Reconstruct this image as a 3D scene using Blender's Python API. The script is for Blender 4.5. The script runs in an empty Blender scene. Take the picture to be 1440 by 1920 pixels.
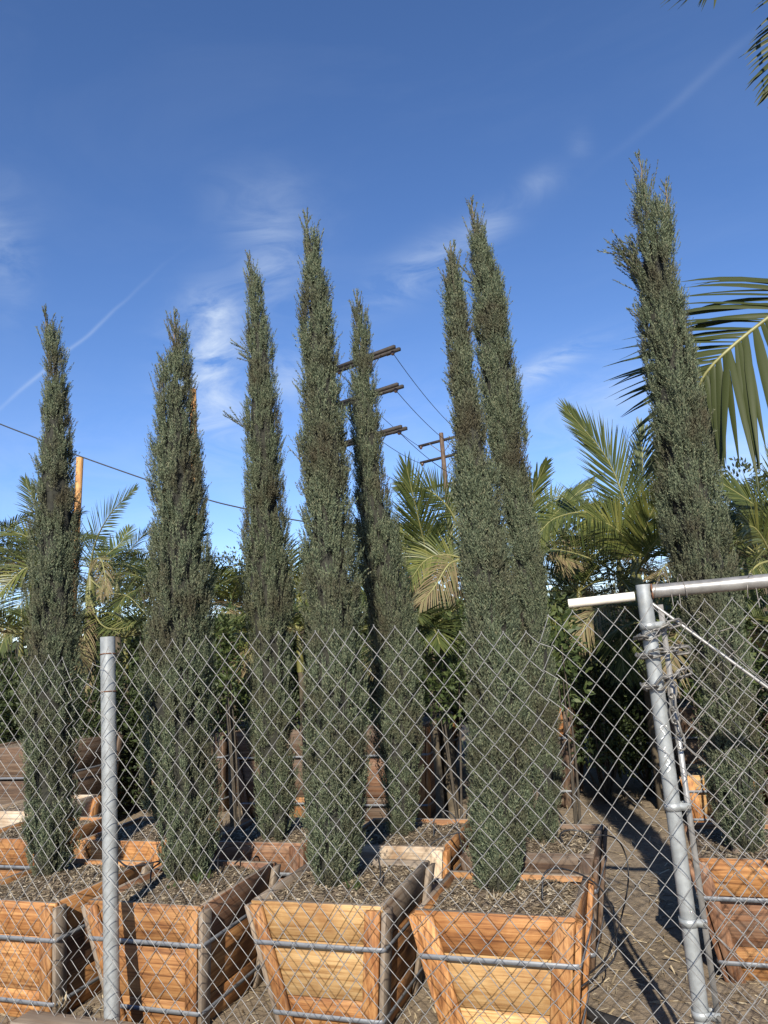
import bpy, math, random
import numpy as np
from math import radians, sin, cos, pi
rng = np.random.default_rng(7); random.seed(7)
SC = bpy.context.scene; COL = SC.collection
# ------------------------------------------------------------------ camera
H = 1.52                                   # camera height above the ground
F = 1400.0; PITCH = radians(10.0); ROLL = radians(4.4); YAW = radians(20.0)
_f0 = np.array([-sin(YAW), cos(YAW), 0]); _r0 = np.array([cos(YAW), sin(YAW), 0]); _u0 = np.array([0, 0, 1.])
FW = _f0*cos(PITCH) + _u0*sin(PITCH); _up = _u0*cos(PITCH) - _f0*sin(PITCH)
RT = _r0*cos(ROLL) - _up*sin(ROLL); UP = _r0*sin(ROLL) + _up*cos(ROLL)
cam = bpy.data.cameras.new('camera'); co = bpy.data.objects.new('camera', cam); COL.objects.link(co)
cam.sensor_fit = 'VERTICAL'; cam.sensor_height = 36; cam.sensor_width = 27; cam.lens = F/1920*36
cam.clip_start = 0.05; cam.clip_end = 3000
from mathutils import Matrix
co.matrix_world = Matrix(((RT[0], UP[0], -FW[0], 0), (RT[1], UP[1], -FW[1], 0), (RT[2], UP[2], -FW[2], H), (0, 0, 0, 1)))
SC.camera = co
def ray(x, y): return FW + RT*(x-720)/F - UP*(y-960)/F
ORG = np.array([0, 0, H])
def PY(x, y, Y): d = ray(x, y); return ORG + d*(Y/d[1])          # sight line met with the plane at depth Y
def PZ(x, y, z): d = ray(x, y); return ORG + d*((z-H)/d[2])
def PD(x, y, D): d = ray(x, y); return ORG + d*(D/np.linalg.norm(d))
# ------------------------------------------------------------------ light
SUN_EL = radians(32.0); SUN_AZ = radians(180-15.0)    # azimuth from +Y towards +X
sun = bpy.data.lights.new('sun', 'SUN'); so = bpy.data.objects.new('sun', sun); COL.objects.link(so)
sun.energy = 5.0; sun.angle = radians(0.5); sun.color = (1, .93, .81)
ts = np.array([sin(SUN_AZ)*cos(SUN_EL), cos(SUN_AZ)*cos(SUN_EL), sin(SUN_EL)])
from mathutils import Vector
so.rotation_euler = Vector(ts).to_track_quat('Z', 'Y').to_euler(); so.location = Vector(ts*40)
W = bpy.data.worlds.new('World'); SC.world = W; W.use_nodes = True
nt = W.node_tree; N = nt.nodes; L = nt.links
bg = N['Background']; bg.inputs[1].default_value = 0.112
sky = N.new('ShaderNodeTexSky'); sky.sky_type = 'NISHITA'; sky.sun_disc = False
sky.sun_elevation = SUN_EL; sky.sun_rotation = SUN_AZ; sky.air_density = 0.8; sky.dust_density = 0.0; sky.ozone_density = 3.0
tc = N.new('ShaderNodeTexCoord')
def vmath(op, a, b=None):
    n = N.new('ShaderNodeVectorMath'); n.operation = op
    for i, v in enumerate((a, b)):
        if v is None: continue
        if hasattr(v, 'is_output'): L.new(v, n.inputs[i])
        else: n.inputs[i].default_value = tuple(v)
    return n.outputs['Value'] if op in ('DOT_PRODUCT', 'LENGTH') else n.outputs['Vector']
def smath(op, a, b=0.0, clamp=False):
    n = N.new('ShaderNodeMath'); n.operation = op; n.use_clamp = clamp
    for i, v in enumerate((a, b)):
        if hasattr(v, 'is_output'): L.new(v, n.inputs[i])
        else: n.inputs[i].default_value = v
    return n.outputs[0]
def wnoise(vec, scale, detail, rough, dist=0.0):
    n = N.new('ShaderNodeTexNoise'); L.new(vec, n.inputs['Vector']); n.inputs['Scale'].default_value = scale
    n.inputs['Detail'].default_value = detail; n.inputs['Roughness'].default_value = rough; n.inputs['Distortion'].default_value = dist
    return n.outputs[0]
DIR = tc.outputs['Generated']
mp = N.new('ShaderNodeMapping'); L.new(DIR, mp.inputs[0]); mp.inputs['Rotation'].default_value = (0.3, 0.5, 0.4); mp.inputs['Scale'].default_value = (1, 1.6, 3.2)
fine = wnoise(mp.outputs[0], 7.0, 9, 0.62, 0.9)
broad = wnoise(mp.outputs[0], 2.2, 5, 0.6, 0.5)
def unit(v): return v/np.linalg.norm(v)
total = None
# wisps of cirrus: centre, along-axis end, half width (degrees of sky), strength
for (cx, cy, ex, ey, wd, st) in [(398, 735, 405, 830, .05, .52), (385, 655, 400, 700, .042, .48), (405, 585, 440, 590, .033, .5), (505, 520, 530, 560, .042, .3),
        (540, 705, 545, 740, .03, .42), (1015, 345, 1050, 328, .016, .2), (1088, 268, 1104, 258, .016, .1), (1020, 692, 1090, 655, .014, .7), (920, 420, 960, 390, .02, .25),
        (790, 505, 880, 455, .028, .34), (1400, 880, 1520, 850, .045, .55), (1150, 750, 1260, 700, .06, .22), (500, 440, 560, 470, .03, .18), (700, 800, 900, 790, .09, .1), (230, 1010, 420, 990, .1, .1), (1050, 820, 1250, 800, .1, .07),
        (60, 900, 240, 880, .09, .1), (10, 470, 10, 560, .03, .22), (520, 380, 600, 410, .04, .14)]:
    c = unit(ray(cx, cy)); e = unit(ray(ex, ey)) - c; ln = np.linalg.norm(e); a = e/ln; b = np.cross(c, a)
    d = vmath('SUBTRACT', DIR, c)
    u = smath('DIVIDE', vmath('DOT_PRODUCT', d, a), ln*1.25); v = smath('DIVIDE', vmath('DOT_PRODUCT', d, b), wd)
    r2 = smath('ADD', smath('MULTIPLY', u, u), smath('MULTIPLY', v, v))
    front = smath('GREATER_THAN', vmath('DOT_PRODUCT', DIR, c), 0.0)
    m = smath('MULTIPLY', smath('MULTIPLY', smath('EXPONENT', smath('MULTIPLY', r2, -1.1)), st), front)
    total = m if total is None else smath('ADD', total, m)
n2 = N.new('ShaderNodeMapRange'); L.new(fine, n2.inputs[0]); n2.inputs[1].default_value = .36; n2.inputs[2].default_value = .68
cl = smath('MULTIPLY', total, n2.outputs[0])
# vapour trails: thin bands on great circles
for (x0, y0, x1, y1, wd, st) in [(0, 768, 240, 560, .0022, .23), (1150, 290, 1440, 45, .005, .045)]:
    p, q = unit(ray(x0, y0)), unit(ray(x1, y1)); nn = unit(np.cross(p, q)); mid = unit(p+q)
    wob = smath('MULTIPLY', smath('SUBTRACT', wnoise(DIR, 9, 2, .5), .5), .016)
    v = smath('DIVIDE', smath('ADD', vmath('DOT_PRODUCT', DIR, nn), wob), wd)
    band = smath('EXPONENT', smath('MULTIPLY', smath('MULTIPLY', v, v), -1))
    dm = vmath('SUBTRACT', DIR, mid); half = np.linalg.norm(p-q)*.55
    al = smath('DIVIDE', vmath('LENGTH', dm), half)
    fall = smath('EXPONENT', smath('MULTIPLY', smath('MULTIPLY', al, al), -1.2))
    m = smath('MULTIPLY', smath('MULTIPLY', band, fall), st)
    n3 = N.new('ShaderNodeMapRange'); L.new(broad, n3.inputs[0]); n3.inputs[1].default_value = .3; n3.inputs[2].default_value = .6; n3.inputs[3].default_value = .3
    cl = smath('ADD', cl, smath('MULTIPLY', m, n3.outputs[0]))
# a thin even veil of cirrus over the whole sky
n4 = N.new('ShaderNodeMapRange'); L.new(broad, n4.inputs[0]); n4.inputs[1].default_value = .5; n4.inputs[2].default_value = .8; n4.inputs[4].default_value = .03
cl = smath('ADD', cl, n4.outputs[0], True)
hsv = N.new('ShaderNodeHueSaturation'); hsv.inputs['Saturation'].default_value = 1.14; tn = N.new('ShaderNodeMix'); tn.data_type = 'RGBA'; tn.blend_type = 'MULTIPLY'; tn.inputs[0].default_value = 1; L.new(sky.outputs[0], tn.inputs[6]); tn.inputs[7].default_value = (1.02, .945, 1.0, 1); L.new(tn.outputs[2], hsv.inputs['Color'])
mixc = N.new('ShaderNodeMix'); mixc.data_type = 'RGBA'; L.new(cl, mixc.inputs[0]); L.new(hsv.outputs[0], mixc.inputs[6]); mixc.inputs[7].default_value = (4.4, 5.0, 5.7, 1)
L.new(mixc.outputs[2], bg.inputs[0])
vs = SC.view_settings; vs.view_transform = 'Standard'; vs.look = 'None'; vs.exposure = 0.75; vs.gamma = 1.0; vs.use_curve_mapping = False
# ------------------------------------------------------------------ helpers
def mesh(name, V, faces, mats, mi=None, smooth=False):
    """V (n,3); faces: list of (k,m) index arrays or one array / list of lists"""
    me = bpy.data.meshes.new(name); V = np.asarray(V, np.float32)
    if isinstance(faces, np.ndarray): faces = [faces]
    if len(faces) and isinstance(faces[0], np.ndarray):
        lt = np.concatenate([np.full(len(f), f.shape[1], np.int32) for f in faces]); lv = np.concatenate([f.ravel() for f in faces]).astype(np.int32)
    else:
        lt = np.array([len(f) for f in faces], np.int32); lv = np.array([i for f in faces for i in f], np.int32)
    me.vertices.add(len(V)); me.vertices.foreach_set('co', V.ravel()); me.loops.add(len(lv)); me.loops.foreach_set('vertex_index', lv)
    me.polygons.add(len(lt)); ls = np.zeros(len(lt), np.int32); ls[1:] = np.cumsum(lt)[:-1]
    me.polygons.foreach_set('loop_start', ls); me.polygons.foreach_set('loop_total', lt)
    for m in (mats if isinstance(mats, (list, tuple)) else [mats]): me.materials.append(m)
    if mi is not None: me.polygons.foreach_set('material_index', np.asarray(mi, np.int32))
    me.update(calc_edges=True)
    if smooth: me.polygons.foreach_set('use_smooth', np.ones(len(lt), bool))
    return me
def put(name, me, parent=None, loc=(0, 0, 0), **props):
    o = bpy.data.objects.new(name, me); COL.objects.link(o); o.location = loc
    if parent: o.parent = parent
    for k, v in props.items(): o[k] = v
    return o
def empty(name, loc, label, cat, group=None):
    o = bpy.data.objects.new(name, None); COL.objects.link(o); o.location = tuple(loc); o.empty_display_size = .1
    o['label'] = label; o['category'] = cat
    if group: o['group'] = group
    return o
class MB:                                            # gathers pieces into one mesh
    def __init__(s): s.v = []; s.f = {}; s.n = 0; s.order = []
    def add(s, V, Fc, m=0):
        Fc = np.asarray(Fc); s.v.append(np.asarray(V, float)); s.order.append((Fc+s.n, m)); s.n += len(V)
    def build(s, name, mats, parent=None, loc=(0, 0, 0), smooth=False, **props):
        V = np.concatenate(s.v) - np.asarray(loc if parent is None else s_off(parent))
        fs = [f for f, _ in s.order]; mi = np.concatenate([np.full(len(f), m) for f, m in s.order])
        return put(name, mesh(name, V, fs, mats, mi, smooth), parent, (0, 0, 0) if parent is not None else loc, **props)
def s_off(p):
    v = np.zeros(3)
    while p is not None: v = v + np.array(p.location); p = p.parent
    return v
def frames(P):
    P = np.asarray(P, float); T = np.gradient(P, axis=0); T /= np.linalg.norm(T, axis=1)[:, None]+1e-12
    ref = np.array([0, 0, 1.]) if abs(T[:, 2]).mean() < .8 else np.array([0, 1., 0])
    A = np.cross(T, ref); A /= np.linalg.norm(A, axis=1)[:, None]+1e-12; B = np.cross(T, A)
    return T, A, B
def tube(P, r, n=6, caps=True):
    P = np.asarray(P, float); m = len(P); r = np.broadcast_to(np.asarray(r, float), (m,)); T, A, B = frames(P)
    an = np.arange(n)*2*pi/n
    V = (P[:, None] + r[:, None, None]*(A[:, None]*np.cos(an)[None, :, None] + B[:, None]*np.sin(an)[None, :, None])).reshape(-1, 3)
    i = np.arange(m-1)[:, None]*n; j = np.arange(n)[None]; k = (j+1) % n
    Q = np.stack([i+j, i+k, i+n+k, i+n+j], -1).reshape(-1, 4)
    if caps:
        V = np.concatenate([V, P[:1], P[-1:]]); c0 = m*n; jj = np.arange(n); kk = (jj+1) % n
        Q = np.concatenate([Q, np.stack([np.full(n, c0), kk, jj, np.full(n, c0)], -1)[:, [0, 1, 2, 2]], np.stack([np.full(n, c0+1), (m-1)*n+jj, (m-1)*n+kk, (m-1)*n+kk], -1)])
    return V, Q
def tube_to(mb, P, r, n=6, m=0):
    V, Q = tube(P, r, n, False); mb.add(V, Q, m)
    P = np.asarray(P); nn = len(P)*n
    # end fans
    V2 = np.concatenate([V[:n], P[:1]]); j = np.arange(n); mb.add(V2, np.stack([np.full(n, n), (j+1) % n, j], -1), m)
    V3 = np.concatenate([V[-n:], P[-1:]]); mb.add(V3, np.stack([np.full(n, n), j, (j+1) % n], -1), m)
def spline(pts, n):
    pts = np.asarray(pts, float)
    if len(pts) == 2: return pts[0] + (pts[1]-pts[0])*np.linspace(0, 1, n)[:, None]
    P = np.concatenate([[2*pts[0]-pts[1]], pts, [2*pts[-1]-pts[-2]]]); t = np.linspace(0, len(pts)-1-1e-9, n); i = t.astype(int); u = (t-i)[:, None]
    a, b, c, d = P[i], P[i+1], P[i+2], P[i+3]
    return .5*(2*b + (c-a)*u + (2*a-5*b+4*c-d)*u*u + (-a+3*b-3*c+d)*u**3)
def hexa(c):                                          # 8 corners: 0-3 one face, 4-7 opposite
    return np.array(c), np.array([[0, 3, 2, 1], [4, 5, 6, 7], [0, 1, 5, 4], [1, 2, 6, 5], [2, 3, 7, 6], [3, 0, 4, 7]])
def boxv(x0, x1, y0, y1, z0, z1):
    return hexa([(x0, y0, z0), (x1, y0, z0), (x1, y1, z0), (x0, y1, z0), (x0, y0, z1), (x1, y0, z1), (x1, y1, z1), (x0, y1, z1)])
# ------------------------------------------------------------------ materials
def newmat(name):
    m = bpy.data.materials.new(name); m.use_nodes = True; t = m.node_tree
    return m, t, t.nodes, t.links, t.nodes['Principled BSDF']
def ramp(n, l, src, stops):
    r = n.new('ShaderNodeValToRGB'); l.new(src, r.inputs[0]); e = r.color_ramp.elements
    while len(e) < len(stops): e.new(.5)
    for k, (p, c) in enumerate(stops): e[k].position = p; e[k].color = (*c, 1)
    return r.outputs[0]
def mixrgb(n, l, fac, a, b, mode='MIX'):
    x = n.new('ShaderNodeMix'); x.data_type = 'RGBA'; x.blend_type = mode
    for s, v in ((0, fac), (6, a), (7, b)):
        if hasattr(v, 'is_output'): l.new(v, x.inputs[s])
        elif s == 0: x.inputs[0].default_value = v
        else: x.inputs[s].default_value = (*v, 1)
    return x.outputs[2]
def noise(n, l, vec, sc, det=4, rough=.55, dist=0):
    x = n.new('ShaderNodeTexNoise'); x.inputs['Scale'].default_value = sc; x.inputs['Detail'].default_value = det
    x.inputs['Roughness'].default_value = rough; x.inputs['Distortion'].default_value = dist
    if vec is not None: l.new(vec, x.inputs['Vector'])
    return x.outputs[0]
def bump(n, l, p, h, s, d=.01):
    b = n.new('ShaderNodeBump'); b.inputs['Strength'].default_value = s; b.inputs['Distance'].default_value = d; l.new(h, b.inputs['Height']); l.new(b.outputs[0], p.inputs['Normal'])
def wood(name, dark, mid, light, axis, grey=0.0, knots=1.0):
    m, t, n, l, p = newmat(name)
    c = n.new('ShaderNodeTexCoord'); oi = n.new('ShaderNodeObjectInfo')
    off = n.new('ShaderNodeVectorMath'); off.operation = 'SCALE'; off.inputs[0].default_value = (13.1, 7.7, 9.3); l.new(oi.outputs['Random'], off.inputs['Scale'])
    ad = n.new('ShaderNodeVectorMath'); l.new(c.outputs['Object'], ad.inputs[0]); l.new(off.outputs[0], ad.inputs[1])
    mp = n.new('ShaderNodeMapping'); l.new(ad.outputs[0], mp.inputs[0])
    sc = [11, 11, 11]; sc[axis] = 1.0; mp.inputs['Scale'].default_value = sc
    cath = noise(n, l, mp.outputs[0], 3.4, 6, .55, 2.2)
    mp2 = n.new('ShaderNodeMapping'); l.new(ad.outputs[0], mp2.inputs[0]); s2 = [90, 90, 90]; s2[axis] = 3; mp2.inputs['Scale'].default_value = s2
    fib = noise(n, l, mp2.outputs[0], 1.0, 5, .6)
    blot = noise(n, l, ad.outputs[0], 4.2, 4, .6, .4)
    a = n.new('ShaderNodeMath'); a.operation = 'MULTIPLY_ADD'; l.new(cath, a.inputs[0]); a.inputs[1].default_value = .38; 
    b = n.new('ShaderNodeMath'); b.operation = 'MULTIPLY'; l.new(fib, b.inputs[0]); b.inputs[1].default_value = .66; l.new(b.outputs[0], a.inputs[2])
    col = ramp(n, l, a.outputs[0], [(.38, dark), (.51, mid), (.66, light)])
    # blotches of resin and water stain, board to board tint
    bl = n.new('ShaderNodeMapRange'); l.new(blot, bl.inputs[0]); bl.inputs[1].default_value = .42; bl.inputs[2].default_value = .72
    col = mixrgb(n, l, bl.outputs[0], col, mixrgb(n, l, 1.0, col, (.55, .42, .32), 'MULTIPLY'))
    hs = n.new('ShaderNodeHueSaturation'); l.new(col, hs.inputs['Color'])
    mr = n.new('ShaderNodeMapRange'); l.new(oi.outputs['Random'], mr.inputs[0]); mr.inputs[3].default_value = .78; mr.inputs[4].default_value = 1.18; l.new(mr.outputs[0], hs.inputs['Value'])
    hs.inputs['Saturation'].default_value = 1.0
    col = hs.outputs[0]
    if knots:
        v = n.new('ShaderNodeTexVoronoi'); mp3 = n.new('ShaderNodeMapping'); l.new(ad.outputs[0], mp3.inputs[0]); s3 = [5, 5, 5]; s3[axis] = 3.4; mp3.inputs['Scale'].default_value = s3
        l.new(mp3.outputs[0], v.inputs['Vector']); v.inputs['Scale'].default_value = 1.0
        k = n.new('ShaderNodeMapRange'); l.new(v.outputs['Distance'], k.inputs[0]); k.inputs[1].default_value = .07; k.inputs[2].default_value = .17; k.inputs[3].default_value = .85*knots; k.inputs[4].default_value = 0
        col = mixrgb(n, l, k.outputs[0], col, (.09, .035, .012))
    if grey:
        g = noise(n, l, mp2.outputs[0], .35, 6, .65); gm = n.new('ShaderNodeMapRange'); l.new(g, gm.inputs[0]); gm.inputs[1].default_value = .6-.35*grey; gm.inputs[2].default_value = .75-.2*grey; gm.inputs[4].default_value = min(1, grey+.15)
        col = mixrgb(n, l, gm.outputs[0], col, (.21, .17, .13))
    l.new(col, p.inputs['Base Color']); p.inputs['Roughness'].default_value = .72
    bump(n, l, p, fib, .3, .002)
    return m
WOODS = {}
def wd(kind, axis):
    k = (kind, axis)
    if k not in WOODS:
        d, m_, li, g, kn = {'orange': ((.14, .055, .017), (.33, .152, .05), (.46, .25, .095), .10, .9),
                  'pale': ((.29, .15, .05), (.47, .285, .115), (.57, .385, .18), .06, .8),
                  'red': ((.08, .037, .018), (.165, .08, .04), (.25, .135, .072), .3, .6),
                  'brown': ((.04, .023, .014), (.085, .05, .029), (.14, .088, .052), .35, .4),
                  'grey': ((.09, .065, .045), (.2, .15, .105), (.3, .24, .17), .7, .2),
                  'bleached': ((.34, .27, .19), (.52, .43, .32), (.62, .54, .42), .25, .2),
                  'pole': ((.28, .13, .045), (.45, .24, .085), (.54, .31, .12), .0, 0)}[kind]
        WOODS[k] = wood('wood_%s_%s' % (kind, 'xyz'[axis]), d, m_, li, axis, g, kn)
    return WOODS[k]
def plain(name, col, rough=.5, metal=0.0, var=.12, sc=30, bmp=.1):
    m, t, n, l, p = newmat(name); c = n.new('ShaderNodeTexCoord'); f = noise(n, l, c.outputs['Object'], sc, 5, .65)
    a = np.array(col); l.new(ramp(n, l, f, [(.3, tuple(a*(1-var))), (.7, tuple(np.minimum(a*(1+var), .95)))]), p.inputs['Base Color'])
    p.inputs['Roughness'].default_value = rough; p.inputs['Metallic'].default_value = metal
    if bmp: bump(n, l, p, f, bmp, .003)
    return m
M_WIRE = plain('galvanised_wire', (.25, .245, .235), .5, .35, .25, 60, 0)
M_WIRE2 = plain('old_wire', (.22, .20, .18), .6, .3, .3, 60, 0)
M_GALV = plain('galvanised_steel', (.30, .315, .315), .45, .35, .25, 22, .15)
M_RAIL = plain('worn_galvanised_rail', (.30, .29, .275), .38, .5, .35, 16, .2)
M_BAND = plain('steel_strap', (.17, .18, .195), .5, .25, .15, 40, .05)
M_RUST = plain('rusty_wire', (.16, .07, .035), .8, .1, .4, 80, .1)
M_PVC = plain('weathered_pvc', (.66, .62, .53), .5, 0, .12, 18, .1)
M_WHITE = plain('white_paint', (.72, .72, .7), .6, 0, .05, 30, 0)
M_BLACK = plain('black_poly', (.018, .018, .02), .5, 0, .3, 20, 0)
M_CABLE = plain('cable_black', (.012, .012, .013), .6, 0, .2, 20, 0)
M_CHAIN = plain('chain_steel', (.15, .142, .13), .5, .4, .3, 60, .1)
M_ARM = plain('creosote_timber', (.028, .022, .019), .8, 0, .5, 6, .2)
M_TAG = plain('yellow_tag', (.55, .42, .1), .6, 0, .1, 10, 0)
M_INS = plain('brown_porcelain', (.06, .03, .02), .25, 0, .2, 10, 0)
def leafmat(name, stops, trans=.2, rough=.6, patch=None, spec=.3):
    m, t, n, l, p = newmat(name); g = n.new('ShaderNodeNewGeometry'); col = ramp(n, l, g.outputs['Random Per Island'], stops)
    if patch:
        c = n.new('ShaderNodeTexCoord'); f = noise(n, l, c.outputs['Object'], patch[0], 3, .6); mr = n.new('ShaderNodeMapRange'); l.new(f, mr.inputs[0]); mr.inputs[1].default_value = .45; mr.inputs[2].default_value = .68
        mr.inputs[4].default_value = patch[2]; col = mixrgb(n, l, mr.outputs[0], col, patch[1])
    l.new(col, p.inputs['Base Color']); p.inputs['Roughness'].default_value = rough; p.inputs['Specular IOR Level'].default_value = spec
    if trans:
        tr = n.new('ShaderNodeBsdfTranslucent'); l.new(col, tr.inputs[0]); mx = n.new('ShaderNodeMixShader'); mx.inputs[0].default_value = trans
        l.new(p.outputs[0], mx.inputs[1]); l.new(tr.outputs[0], mx.inputs[2]); l.new(mx.outputs[0], n['Material Output'].inputs[0])
    return m
M_CYP = leafmat('cypress_foliage', [(0, (.042, .055, .035)), (.45, (.10, .124, .075)), (.8, (.165, .192, .118)), (1, (.185, .18, .112))], .15, .75, (4.5, (.075, .062, .04), .85), .15)
M_CYPC = plain('cypress_twig_shade', (.018, .018, .012), .9, 0, .6, 45, .3)  # twig core, its near-black colour stands in for shade between the shoots
M_BARK = plain('cypress_bark', (.16, .12, .09), .85, 0, .4, 40, .5)
M_STEM = plain('shrub_stem', (.05, .04, .028), .9, 0, .4, 40, .3)
M_TWIG = plain('young_stem', (.12, .105, .068), .8, 0, .3, 40, .1)
M_PALM = leafmat('palm_leaf', [(0, (.034, .048, .014)), (.5, (.066, .086, .024)), (1, (.12, .132, .038))], .25, .5, None, .3)
M_NEARP = leafmat('near_palm_leaf', [(0, (.016, .026, .008)), (.5, (.034, .044, .012)), (1, (.07, .076, .02))], .22, .5, None, .3)
M_PALMY = leafmat('palm_leaf_yellow', [(0, (.07, .09, .024)), (.5, (.12, .138, .034)), (1, (.18, .178, .048))], .3, .42, None, .45)
M_PALMD = leafmat('palm_leaf_dry', [(0, (.14, .10, .055)), (.5, (.2, .16, .085)), (1, (.12, .12, .05))], .15, .7, None, .2)
M_RACH = plain('palm_rachis', (.2, .19, .07), .5, 0, .25, 12, 0)
M_TRUNK = plain('palm_trunk', (.075, .058, .036), .85, 0, .4, 14, .5)
M_SHAFT = plain('palm_crownshaft', (.12, .115, .03), .5, 0, .3, 9, .1)
M_SHRUB = leafmat('shrub_leaf', [(0, (.02, .03, .012)), (.5, (.04, .055, .02)), (1, (.07, .09, .03))], .2, .5)
M_SHRUBL = leafmat('shrub_leaf_bright', [(0, (.035, .055, .018)), (.5, (.06, .085, .028)), (1, (.11, .135, .045))], .3, .5)
M_TREE = leafmat('far_tree_leaf', [(0, (.03, .04, .02)), (.5, (.06, .075, .032)), (1, (.11, .12, .055))], .25, .5)
M_CHIP = leafmat('wood_chips', [(0, (.07, .05, .032)), (.5, (.165, .127, .084)), (.85, (.28, .228, .155)), (1, (.43, .37, .28))], 0, .85, None, .1)
M_STRAW = leafmat('straw_litter', [(0, (.12, .085, .05)), (.5, (.27, .21, .13)), (1, (.45, .38, .26))], 0, .85, None, .1)
def soil(name, a, b, sc):
    m, t, n, l, p = newmat(name); c = n.new('ShaderNodeTexCoord'); f = noise(n, l, c.outputs['Object'], sc, 8, .7); f2 = noise(n, l, c.outputs['Object'], 1.3, 4, .6)
    col = mixrgb(n, l, f2, ramp(n, l, f, [(.3, a), (.7, b)]), ramp(n, l, f, [(.3, tuple(np.array(a)*.75)), (.75, tuple(np.array(b)*1.05))]))
    l.new(col, p.inputs['Base Color']); p.inputs['Roughness'].default_value = .95; bump(n, l, p, f, .7, .02); return m
M_DIRT = soil('dirt', (.12, .088, .058), (.27, .21, .14), 22)
M_MULCH = soil('mulch_soil', (.09, .066, .045), (.22, .17, .12), 45)
# ------------------------------------------------------------------ ground
def ground_z(x, y): return .018*np.sin(x*2.1+.7)*np.cos(y*1.7) + .012*np.sin(x*5.3)*np.sin(y*4.7+1)
gx = np.unique(np.concatenate([np.linspace(-400, -9, 14), np.linspace(-9, 4, 110), np.linspace(4, 400, 14)]))
gy = np.unique(np.concatenate([np.linspace(-60, 1.2, 8), np.linspace(1.2, 12, 100), np.linspace(12, 900, 16)]))
X, Y = np.meshgrid(gx, gy); near = np.exp(-np.maximum(0, np.hypot(X+2, Y-5)-6)/2)
Z = ground_z(X, Y)*near + rng.normal(0, .004, X.shape)*near
nx = len(gx); i, j = np.meshgrid(np.arange(len(gy)-1), np.arange(nx-1), indexing='ij'); b0 = i*nx+j
put('ground', mesh('ground', np.stack([X, Y, Z], -1).reshape(-1, 3), np.stack([b0, b0+1, b0+nx+1, b0+nx], -1).reshape(-1, 4), M_DIRT, smooth=True), kind='structure', label='dry brown dirt ground with scattered straw between the planter boxes')
def chips(n, px, py, pz, lmin, lmax, wmin, wmax, tilt=.5):
    a = rng.uniform(0, 2*pi, n); L_ = rng.uniform(lmin, lmax, n); w = rng.uniform(wmin, wmax, n); tl = rng.normal(0, tilt*.5, n)
    d = np.stack([np.cos(a)*np.cos(tl), np.sin(a)*np.cos(tl), np.sin(tl)], -1); s = np.stack([-np.sin(a), np.cos(a), rng.normal(0, tilt, n)], -1)
    s /= np.linalg.norm(s, axis=1)[:, None]
    C = np.stack([px, py, pz + np.abs(np.sin(tl))*L_/2 + .004], -1)
    h = (L_/2)[:, None]*d; k = (w/2)[:, None]*s
    V = np.stack([C-h-k*.7, C+h-k, C+h*.9+k, C-h+k], 1).reshape(-1, 3)
    return V, np.arange(4*n).reshape(-1, 4)
n = 16000; sx = rng.uniform(-7, 2, n); sy = 2.3 + rng.gamma(2.0, 1.4, n)
V, Q = chips(n, sx, sy, ground_z(sx, sy), .02, .09, .003, .009, .35)
put('straw_litter', mesh('straw_litter', V, Q, M_STRAW), kind='stuff', label='loose pale straw and bark bits strewn over the dirt')
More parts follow.
